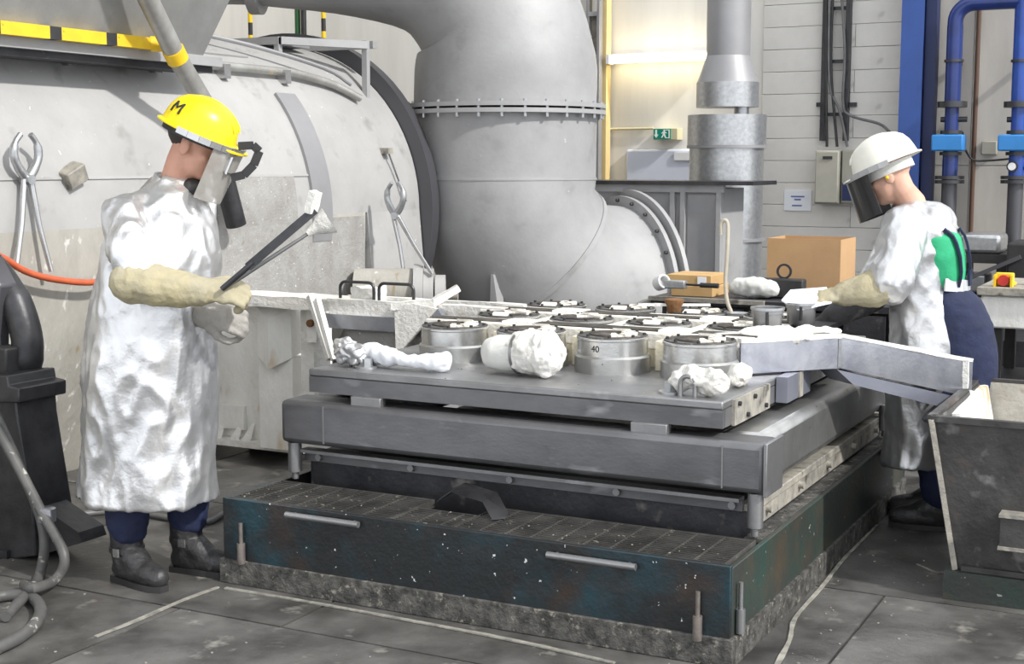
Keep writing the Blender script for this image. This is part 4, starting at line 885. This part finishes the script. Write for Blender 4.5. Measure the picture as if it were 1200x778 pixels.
# ================================================================== PEOPLE
def person(px, py, label):
    p = atZ(px, py, 0); t = thing('person', label, 'person', p); t.rotation_euler = (0, 0, YAW); t['_loc'] = 1; return t
def headmat(c, az, pitch): return Matrix.Translation(c) @ Matrix.Rotation(az, 4, 'Z') @ Matrix.Rotation(pitch, 4, 'Y')
def head_shapes(mb, M, neck_to):
    h = MB()
    h.ell((-.012, 0, .035), (.100, .078, .092)); h.ell((.030, 0, -.045), (.068, .060, .085)); h.ell((.060, 0, -.098), (.030, .034, .026))
    h.limb([(.088, 0, .010), (.098, 0, -.012), (.110, 0, -.034)], [.010, .012, .015], 10)
    for s in (-1, 1):
        h.ell((-.008, s*.078, -.022), (.022, .010, .034)); h.limb([(.085, s*.045, .020), (.095, s*.018, .022)], [.010, .010], 8)
        h.ell((.060, s*.040, -.035), (.024, .020, .022)); h.ell((.100, s*.010, -.040), (.010, .008, .007))
    h.limb([(.088, -.018, -.072), (.093, 0, -.070), (.088, .018, -.072)], [.006, .008, .006], 8)
    h.limb([(.086, -.016, -.083), (.090, 0, -.084), (.086, .016, -.083)], [.006, .008, .006], 8)
    h.v = [M @ q for q in h.v]; mb.add(h.v, h.f)
    mb.limb([M @ V((-.02, 0, -.02)), M @ V((-.025, 0, -.09)), V(neck_to)], [.060, .056, .064], 16)
def local(mb, M): mb.v = [M @ q for q in mb.v]; return mb
def hand_shapes(mb, M, side, curl, k=1.):
    h = MB(); h.ell((.050, 0, 0), (.056, .045, .024)); h.limb([(-.03, 0, 0), (.02, 0, 0)], [.036, .036])
    for i, (y, l) in enumerate(((.033, .074), (.011, .084), (-.011, .078), (-.033, .060))):
        p = V((.088, y*side, 0)); a = 0; pts = [p.copy()]
        for j, f in enumerate((.45, .32, .23)):
            a += curl*(.75, 1.1, .8)[j]; p = p+V((math.cos(a), 0, -math.sin(a)))*l*f; pts.append(p.copy())
        h.limb(pts, [.0125, .012, .0115, .0105], 10)
    h.limb([(.020, side*.036, -.006), (.052, side*.060, -.020), (.080, side*.060, -.040), (.098, side*.046, -.055)], [.016, .015, .013, .011], 10)
    h.v = [M @ (q*k) for q in h.v]; mb.add(h.v, h.f)
def frame_mat(o, fwd, upv):
    x = V(fwd).normalized(); y = V(upv).cross(x).normalized(); z = x.cross(y)
    return Matrix.Translation(o) @ Matrix(((x.x, y.x, z.x), (x.y, y.y, z.y), (x.z, y.z, z.z))).to_4x4()
def skinpart(name, mb, m, t, vox, sm=5, fold=None, **k): return fin(name, remesh(mb, vox, sm, fold), m, t, V((0, 0, 0)), ang=80, **k)
def folds(amp, fx, fz):
    def g(c):                                         # long soft folds plus sharp creases
        a = noise.noise(V((c.x*fx, c.y*fx, c.z*fz))); b = noise.noise(V((c.x*fx*1.7+3, c.y*fx*1.7+c.z*2.5, c.z*fz*2.2)))
        d = noise.noise(V((c.x*fx*2.6-7, c.y*fx*2.6-c.z*4, c.z*fz*4+2)))
        return amp*(1.0*a+.50*(.35-abs(b)*1.6)+.13*(.3-abs(d)*1.5))
    return g
def helmet(t, M, m, shell='helmet'):
    prof = [(.1, -.004), (.134, -.004), (.131, .006), (.127, .03), (.120, .06), (.105, .09), (.080, .112), (.045, .126), (.012, .130)]
    h = local(MB().lathe(prof, (0, 0, 0), 40, sx=1.12, sy=.95), M @ Matrix.Translation((-.004, 0, .045))).build(shell, m, t, ang=60)
    local(MB().lathe([(.132, -.006), (.150, -.010), (.151, -.005), (.133, .003)], (0, 0, 0), 40, sx=1.10, sy=.95, closed=True), M @ Matrix.Translation((-.002, 0, .045))).build('brim', m, h)
    local(MB().prism([(.13*math.cos(a)+.012, .12*math.sin(a), .040) for a in [math.radians(q) for q in range(-60, 61, 12)]]+[(.135+.06*math.cos(a), .10*math.sin(a), .030) for a in [math.radians(q) for q in range(60, -61, -12)]], (0, 0, .006)), M).build('peak', m, h)
    for y in (-.03, 0, .03):
        P = [(.148*math.cos(math.radians(a)), y, .045+.128*math.sin(math.radians(a))*(1-abs(y)*1.5)) for a in range(25, 160, 9)]
        local(MB().tube(P, [.002]+[.007]*(len(P)-2)+[.002], 8), M).build('ridge', m, h)
    return h
def shield(t, M, m, drop, tilt, band, ang=72):
    g = MB(); vs = []; n = 16; R0, R1 = .162, .162+tilt
    for zz_, R in ((.030, R0), (.030-drop, R1)):
        for q in (0, .003):
            for i in range(n+1):
                a = math.radians(-ang+2*ang*i/n); vs.append(((R+q)*1.05*math.cos(a)+.01, (R+q)*.80*math.sin(a), zz_))
    k = n+1; fs = []
    for i in range(n): fs += [(i, i+1, 2*k+i+1, 2*k+i), (k+i, k+i+1, 3*k+i+1, 3*k+i), (i, i+1, k+i+1, k+i), (2*k+i, 2*k+i+1, 3*k+i+1, 3*k+i)]
    fs += [(0, k, 3*k, 2*k), (n, k+n, 3*k+n, 2*k+n)]
    g.add(vs, fs); v = local(g, M).build('face_shield', m, t)
    P = [(.166*1.05*math.cos(math.radians(a))+.006, .166*.86*math.sin(math.radians(a)), .036) for a in range(-105, 106, 15)]
    b = MB()
    for p, q in zip(P[:-1], P[1:]): b.bar(p, q, .010, .024)
    local(b, M).build('shield_band', band, v)
    return v

# ---------------------------------------------------------------- left worker
A1 = math.radians(-24); f1 = V((math.cos(A1), math.sin(A1), 0)); r1_ = V((f1.y, -f1.x, 0))   # r1_: his right, towards the camera
pl = person(190, 678, 'worker in long silver heat coat and yellow helmet holding two sampling tools')
HM = headmat(V((.185, -.03, 1.695)), A1+.30, math.radians(24))
sh_r = V((.02, 0, 1.455))+r1_*.175; sh_l = V((.07, 0, 1.455))-r1_*.185
el_r = V((.01, -.30, 1.19)); wr_r = V((.245, -.30, 1.16)); hd_r = V((.265, -.295, 1.16))
el_l = V((.12, .10, 1.14)); wr_l = V((.225, -.12, 1.06)); 
an = {1: V((-.115, -.045, .10)), -1: V((.085, .10, .10))}
kn = {1: V((-.10, -.06, .52)), -1: V((.09, .10, .52))}; hp = {1: V((-.03, 0, .92))+r1_*.095, -1: V((-.01, 0, .92))-r1_*.095}
bd = MB(); head_shapes(bd, HM, (.085, 0, 1.50))
bd.loft([(-.01, 0, .88, .10, .15, A1), (-.01, 0, 1.0, .10, .145, A1), (.02, 0, 1.2, .11, .16, A1), (.05, 0, 1.36, .11, .175, A1), (.065, 0, 1.46, .075, .13, A1), (.075, 0, 1.51, .05, .06, A1)])
for s in (1, -1):
    bd.limb([hp[s], kn[s], an[s]], [.085, .058, .042]); bd.limb([an[s]-V((0, 0, .04)), an[s]+f1*.12-V((0, 0, .055))], [.03, .022])
bd.limb([sh_r, el_r, wr_r], [.052, .042, .030]); bd.limb([sh_l, el_l, wr_l], [.052, .042, .030])
body = skinpart('body', bd, 'skin', pl, .007, 2)
for s in (-1, 1): local(MB().ell((.093, s*.030, .004), (.008, .012, .009)), HM).build('eye', 'white', body)
local(MB().ell((-.030, 0, .040), (.094, .080, .092)), HM).build('hair', 'hair', body)
# coat
co = MB().loft([(-.045, 0, .325, .285, .235, A1), (-.045, 0, .335, .285, .235, A1), (-.035, 0, .65, .262, .23, A1), (-.022, 0, .90, .247, .225, A1), (-.002, 0, 1.10, .242, .23, A1), (.035, 0, 1.28, .222, .228, A1), (.050, 0, 1.40, .180, .215, A1), (.065, 0, 1.47, .135, .19, A1), (.075, 0, 1.525, .095, .125, A1), (.085, 0, 1.56, .075, .078, A1)], 48, 2.1)
co.limb([sh_r-r1_*.06, sh_r+V((-.01, 0, -.02)), el_r.lerp(sh_r, .45), el_r.lerp(sh_r, .12)+V((.03, 0, .01))], [.08, .09, .096, .085])
co.limb([sh_l+r1_*.06, sh_l, el_l.lerp(sh_l, .4), el_l+V((.02, 0, .03))], [.085, .09, .085, .075])
skinpart('coat', co, 'silver', pl, .010, 2, folds(.026, 8, 3.0))
local(MB().lathe([(.070, -.02), (.088, -.02), (.082, .012), (.072, .012)], (0, 0, 0), 28, closed=True), Matrix.Translation((.095, 0, 1.548)) @ Matrix.Rotation(A1, 4, 'Z') @ Matrix.Rotation(.35, 4, 'Y')).build('collar', 'silver', pl)
local(MB().ell((.055, 0, 0), (.05, .055, .04)), Matrix.Translation((.115, -.01, 1.525)) @ Matrix.Rotation(A1, 4, 'Z')).build('undershirt', 'black', pl)
# trousers and boots
tr = MB()
for s in (1, -1): tr.limb([hp[s], kn[s], an[s]+V((0, 0, .13))], [.11, .092, .082])
skinpart('trousers', tr, 'navy', pl, .010, 4, folds(.008, 12, 14))
for s, az in ((1, A1-.25), (-1, A1+.05)):
    M = Matrix.Translation((an[s].x, an[s].y, 0)) @ Matrix.Rotation(az, 4, 'Z')
    b = MB().limb([(-.01, 0, .215), (-.012, 0, .12), (-.005, 0, .07)], [.068, .062, .058]).limb([(-.005, 0, .12), (.05, 0, .09), (.10, 0, .065)], [.058, .055, .045]).limb([(-.03, 0, .055), (.06, 0, .055), (.13, 0, .052), (.175, 0, .048)], [.050, .050, .052, .044])
    b.v = [M @ q for q in b.v]; bo = skinpart('boot', b, 'boot', pl, .007, 4, folds(.003, 20, 20))
    for v in bo.data.vertices: v.co.z = max(v.co.z, .008)
    so_ = [(-.088, 0), (-.07, .04), (0, .043), (.09, .05), (.17, .046), (.215, .02), (.215, -.02), (.17, -.046), (.09, -.05), (0, -.043), (-.07, -.04)]
    local(MB().prism([(a, q, 0) for a, q in so_], (0, 0, .024)), M).build('sole', 'black', bo)
    local(MB().lathe([(.060, -.010), (.068, -.010), (.068, .010), (.060, .010)], (-.010, 0, .135), 24, closed=True), M).build('strap', 'boot', bo)
    local(MB().box(.0, .03, -.074, -.066, .118, .150), M).build('buckle', 'chrome', bo)
# gauntlet gloves
HMr = frame_mat(hd_r, (1, .05, -.05), (0, -.75, .65))
g = MB().limb([el_r+V((-.01, 0, .005)), el_r.lerp(wr_r, .35), el_r.lerp(wr_r, .7), wr_r], [.080, .076, .068, .058]); hand_shapes(g, HMr, 1, 1.0, 1.25)
skinpart('gauntlet', g, 'glove', pl, .0065, 3, folds(.008, 18, 8))
HMl = frame_mat(wr_l+V((.01, 0, 0)), (.9, -.3, -.2), (0, -.9, .35))
g = MB().limb([el_l, el_l.lerp(wr_l, .5), wr_l], [.07, .066, .056]); hand_shapes(g, HMl, -1, .9, 1.2)
skinpart('gauntlet', g, 'glovegrey', pl, .0065, 3, folds(.007, 18, 10))
# helmet
h = helmet(pl, HM, 'helmyellow')
me = text_mesh('M', .075, .0015)
def dome_r(z):
    T = ((-.004, .134), (.006, .131), (.03, .127), (.06, .120), (.09, .105), (.112, .080), (.126, .045))
    for (z0, r0), (z1, r1__) in zip(T[:-1], T[1:]):
        if z <= z1: return r0+(r1__-r0)*(z-z0)/(z1-z0)
    return .04
bm = bmesh.new(); bm.from_mesh(me); bmesh.ops.subdivide_edges(bm, edges=bm.edges, cuts=3); bm.to_mesh(me); bm.free()
for v in me.vertices:
    a = PI+.95+v.co.x/.125; zz_ = .058+v.co.y*.85; q = dome_r(zz_)+.003+v.co.z
    v.co = HM @ V((1.12*q*math.cos(a)-.004, .95*q*math.sin(a), .045+zz_))
fin('letter', me, 'black', h, V((0, 0, 0)), smooth=False)
v = shield(pl, HM, 'visor', .205, -.012, 'chrome', 56)
local(MB().box(.158, .168, -.065, -.005, -.045, .012), HM).build('lens_window', 'visor', v)
for q in ((-.068, -.060), (-.010, -.002)): local(MB().box(.166, .174, q[0], q[1], -.05, .016), HM).build('window_frame', 'chrome', v)
for q in ((-.052, -.045), (.010, .017)): local(MB().box(.166, .174, -.062, -.010, q[0], q[1]), HM).build('window_frame', 'chrome', v)
P = [V(q) for q in ((.165, -.03, .06), (.215, -.03, .085), (.245, -.03, .075), (.245, -.03, .02), (.225, -.03, -.03), (.185, -.03, -.06))]
b = MB()
for p, q in zip(P[:-1], P[1:]): b.bar(p, q, .03, .012, (0, 1, 0))
local(b, HM).build('lift_bracket', 'black', v)
local(MB().lathe([(.118, -.02), (.123, -.02), (.123, .012), (.118, .012)], (-.006, 0, .03), 32, sx=1.1, sy=.84, closed=True), HM).build('headband', 'black', h)
del pl['_loc']
# the tools he holds (world positions from his hand frame)
RL = Matrix.Translation(pl.location) @ Matrix.Rotation(YAW, 4, 'Z')
def W1(u, y, z): return RL @ V((u, y, z))
for lab, tip, head, m in (('dark flat sampling bar with bright white tip, the upper of the two', (.675, -.36, 1.455), 'tip', 'blackmetal'), ('thin sampling rod with flared white cup, the lower of the two', (.650, -.27, 1.375), 'cup', 'steel')):
    a = W1(.335, -.345 if head == 'tip' else -.32, 1.172 if head == 'tip' else 1.172); b = W1(*tip); d = (b-a).normalized()
    t = thing('sampling_tool', lab, 'tool', a, 'sampling tools in the worker\'s hands')
    if head == 'tip':
        MB().bar(a.lerp(b, .28), b, .012, .030).build('flat_bar', 'blackmetal', t); MB().tube([a, a.lerp(b, .34)], .011, 10).build('shaft', 'blackmetal', t)
        n = V((-d.z, 0, d.x)); 
        crust(MB().bar(b+V((-.02, 0, -.01)), b+V((.005, .0, .065)), .045, .028), .005, 2).build('white_tip', 'plaster', t)
    else:
        MB().tube([a, b], [.010, .006], 10).build('shaft', 'steel', t)
        crust(MB().lathe([(.012, -.02), (.020, .01), (.045, .06), (.052, .075), (.040, .07), (.012, .02)], b, 18, axis=d), .003, 1).build('white_cup', 'plaster', t)

# ---------------------------------------------------------------- right worker
A2 = math.radians(160); f2 = V((math.cos(A2), math.sin(A2), 0)); l2 = V((-f2.y, f2.x, 0))       # l2: his left, towards the camera
pr = person(1070, 614, 'worker in silver apron coat and white helmet leaning over the casting table')
HM = headmat(V((-.165, -.01, 1.575)), A2-.08, math.radians(24))
sh_n = V((-.06, 0, 1.355))+l2*.185; sh_f = V((-.10, 0, 1.345))-l2*.17
el_n = V((-.20, -.27, 1.105)); wr_n = V((-.40, -.24, 1.065)); el_f = V((-.20, .05, 1.03)); wr_f = V((-.40, -.02, .94))
hp = {1: V((.12, 0, .90))+l2*.09, -1: V((.12, 0, .90))-l2*.09}; kn = {1: V((.07, 0, .50))+l2*.10, -1: V((.10, 0, .50))-l2*.10}; an = {1: V((.12, 0, .10))+l2*.10, -1: V((.10, 0, .10))-l2*.12}
bd = MB(); head_shapes(bd, HM, (-.055, 0, 1.44))
bd.loft([(.10, 0, .88, .10, .15, A2), (.09, 0, 1.0, .10, .145, A2), (.05, 0, 1.18, .10, .15, A2), (0, 0, 1.30, .10, .165, A2), (-.03, 0, 1.38, .07, .12, A2), (-.05, 0, 1.44, .05, .055, A2)])
for s in (1, -1):
    bd.limb([hp[s], kn[s], an[s]], [.085, .058, .042]); bd.limb([an[s]-V((0, 0, .04)), an[s]+f2*.12-V((0, 0, .055))], [.03, .022])
bd.limb([sh_n, el_n, wr_n], [.052, .042, .030]); bd.limb([sh_f, el_f, wr_f], [.052, .042, .030])
body = skinpart('body', bd, 'skin2', pr, .007, 2)
for s in (-1, 1): local(MB().ell((.093, s*.030, .004), (.008, .012, .009)), HM).build('eye', 'white', body)
for s in (-1, 1): local(MB().ell((-.002, s*.088, -.020), (.008, .010, .009)), HM).build('ear_plug', 'yellow', body)
fo = f2*.055
co = MB().loft([(.0, .02, .285, .145, .225, A2), (.0, .02, .30, .145, .225, A2), (.015, .01, .60, .150, .22, A2), (.02, .01, .82, .150, .215, A2), (.02, .0, 1.0, .150, .20, A2), (.0, 0, 1.12, .150, .195, A2), (-.01, 0, 1.24, .155, .20, A2), (-.01, 0, 1.33, .150, .195, A2), (-.03, 0, 1.40, .115, .15, A2), (-.055, 0, 1.455, .075, .08, A2)], 44, 2.2)
co.limb([sh_n-l2*.06, sh_n, el_n.lerp(sh_n, .45), el_n.lerp(sh_n, .08)+V((-.02, 0, .005))], [.085, .095, .100, .105])
co.limb([sh_f+l2*.06, sh_f, el_f.lerp(sh_f, .4), el_f+V((-.02, 0, .02))], [.08, .085, .08, .07])
co.ell((.045, -.02, 1.385), (.085, .15, .06), rot=Matrix.Rotation(A2, 3, 'Z') @ Matrix.Rotation(-.55, 3, 'Y'))
skinpart('coat', co, 'silver2', pr, .010, 2, folds(.022, 8, 3.6))
tr = MB().loft([(.09, -.02, 1.10, .085, .13, A2), (.115, -.03, 1.02, .135, .165, A2), (.14, -.03, .92, .165, .175, A2), (.155, -.03, .80, .175, .175, A2), (.165, -.03, .66, .175, .17, A2), (.16, -.02, .58, .16, .16, A2)], 40)
for s in (1, -1): tr.limb([hp[s]+V((.03, 0, -.15)), kn[s], an[s]+V((0, 0, .06))], [.12, .09, .08])
tz = skinpart('trousers', tr, 'navy', pr, .010, 4, folds(.007, 10, 7))
st = MB().loft([(.085, -.035, 1.06, .085, .12, A2), (.065, -.03, 1.14, .118, .15, A2), (.045, -.03, 1.22, .130, .165, A2), (.025, -.03, 1.30, .130, .165, A2), (.01, -.02, 1.36, .10, .13, A2)], 40)
skinpart('shirt', st, 'greenshirt', pr, .010, 3, folds(.004, 12, 9))
# overall straps, back patch and apron belt follow the back
bk = -f2
def back(z, side, out=.0):
    tab = ((1.06, .085, .085, .12), (1.14, .065, .118, .15), (1.22, .045, .130, .165), (1.30, .025, .130, .165), (1.36, .01, .10, .13))
    for (z0, c0, a0, b0), (z1, c1, a1, b1) in zip(tab[:-1], tab[1:]):
        if z <= z1 or z1 == 1.36:
            t_ = (z-z0)/(z1-z0); c = c0+(c1-c0)*t_; a = a0+(a1-a0)*t_; b = b0+(b1-b0)*t_; break
    s = max(-.98, min(.98, side/b)); return V((c, -.03, z))+bk*((a+.004+out)*math.sqrt(1-s*s))+l2*side
for s0, s1 in ((.095, .118), (.02, .015)):
    b = MB(); P = [back(1.09+.25*i/8, s0+(s1-s0)*i/8, .014) for i in range(9)]
    for p, q in zip(P[:-1], P[1:]): b.bar(p, q, .034, .010, bk)
    b.build('overall_strap', 'navy', pr)
b = MB(); P = [back(1.125, -.05+.10*i/4, .016) for i in range(5)]
for p, q in zip(P[:-1], P[1:]): b.bar(p, q, .07, .012, bk)
b.build('strap_patch', 'navy', pr)
b = MB(); P = [back(1.10-.035*i/8, .145-.25*i/8, .020) for i in range(9)]
for p, q in zip(P[:-1], P[1:]): b.bar(p, q, .055, .010, bk)
b.build('apron_belt', 'silver2', pr)
ed = [V((.155, -.02, 1.10)), V((.225, .03, 1.0)), V((.285, .05, .86)), V((.325, .06, .70)), V((.335, .06, .55))]
b = MB()
for p, q in zip(smooth_path(ed, 3)[:-1], smooth_path(ed, 3)[1:]): b.bar(p, q, .08, .012, (1, 0, 0))
b.build('coat_flap', 'silver2', pr)
for s in (1, -1):
    M = Matrix.Translation((an[s].x, an[s].y, 0)) @ Matrix.Rotation(A2, 4, 'Z')
    b = MB().limb([(-.01, 0, .215), (-.012, 0, .12), (-.005, 0, .07)], [.068, .062, .058]).limb([(-.005, 0, .12), (.05, 0, .09), (.10, 0, .065)], [.058, .055, .045]).limb([(-.03, 0, .055), (.06, 0, .055), (.13, 0, .052), (.175, 0, .048)], [.050, .050, .052, .044])
    b.v = [M @ q for q in b.v]; bo = skinpart('boot', b, 'boot', pr, .008, 4)
    for v in bo.data.vertices: v.co.z = max(v.co.z, .008)
    local(MB().prism([(a, q, 0) for a, q in so_], (0, 0, .024)), M).build('sole', 'black', bo)
g = MB().limb([el_n.lerp(wr_n, .10)+V((-.02, 0, .005)), el_n.lerp(wr_n, .4), el_n.lerp(wr_n, .75), wr_n], [.082, .080, .066, .052]); hand_shapes(g, frame_mat(wr_n, (-1, .1, -.12), (0, -.45, .9)), -1, .38, 1.15)
skinpart('gauntlet', g, 'glove', pr, .0065, 3, folds(.007, 16, 9))
g = MB().limb([el_f, el_f.lerp(wr_f, .5), wr_f], [.07, .062, .050]); hand_shapes(g, frame_mat(wr_f, (-.8, -.1, -.55), (-.4, -.5, .8)), 1, .45, 1.15)
skinpart('gauntlet', g, 'gloveblack', pr, .0065, 3, folds(.005, 16, 9), label='black glove')
h = helmet(pr, HM, 'helmwhite')
v = shield(pr, HM, 'visordark', .185, .012, 'duct')
local(MB().box(.172, .182, -.125, -.10, -.16, .03), HM).build('shield_edge', 'offwhite', v)
local(MB().bar((.184, -.055, .03), (.195, -.055, -.155), .03, .006, (1, 0, 0)), HM).build('shield_edge', 'offwhite', v)
local(MB().lathe([(.098, -.022), (.102, -.022), (.102, .022), (.098, .022)], (-.010, 0, .012), 32, sx=1.05, sy=.86, closed=True), HM).build('headband', 'bag', h)
del pr['_loc']
RR = Matrix.Translation(pr.location) @ Matrix.Rotation(YAW, 4, 'Z')
P = [RR @ V(q) for q in ((-.665, -.24, 1.035), (-.62, -.20, 1.075), (-.46, -.18, 1.085), (-.46, -.28, 1.03), (-.60, -.30, 1.0))]
MB().prism(P, (0, 0, .006)).build('paper_sheet', 'paper', label='creased white sheet held in the beige glove', cat='sheet')

# crumbs of dross and refractory scattered on floor, grating and base box
def crumbs(n, fn, rmin, rmax, label):
    mb = MB()
    for i in range(n):
        x, y, z = fn(); r = random.uniform(rmin, rmax); h = r*random.uniform(.4, .8); a = random.random()*PI
        P = [V((x+r*random.uniform(.7, 1.1)*math.cos(a+k*2*PI/5), y+r*random.uniform(.7, 1.1)*math.sin(a+k*2*PI/5), z)) for k in range(5)]
        mb.prism(P, (r*.1, 0, h))
    return mb.build('dross_crumbs', 'floorline', smooth=False, label=label, cat='crumbs', kind='stuff')
crumbs(60, lambda: (random.uniform(-5.0, -.95), random.uniform(2.9, 4.15), 0), .002, .006, 'pale crumbs scattered over the floor before the base box')
crumbs(45, lambda: (random.uniform(-1.33, -.92), random.uniform(4.0, 6.2), 0), .002, .006, 'pale crumbs scattered on the floor beside the bin')
crumbs(40, lambda: (random.uniform(-3.38, -1.42), random.uniform(4.24, 4.40), .335), .002, .005, 'pale crumbs lying on the grating top')
crumbs(26, lambda: (random.uniform(-3.25, -1.6), random.uniform(4.62, 4.90), PZ), .0015, .005, 'pale crumbs lying along the table front edge')
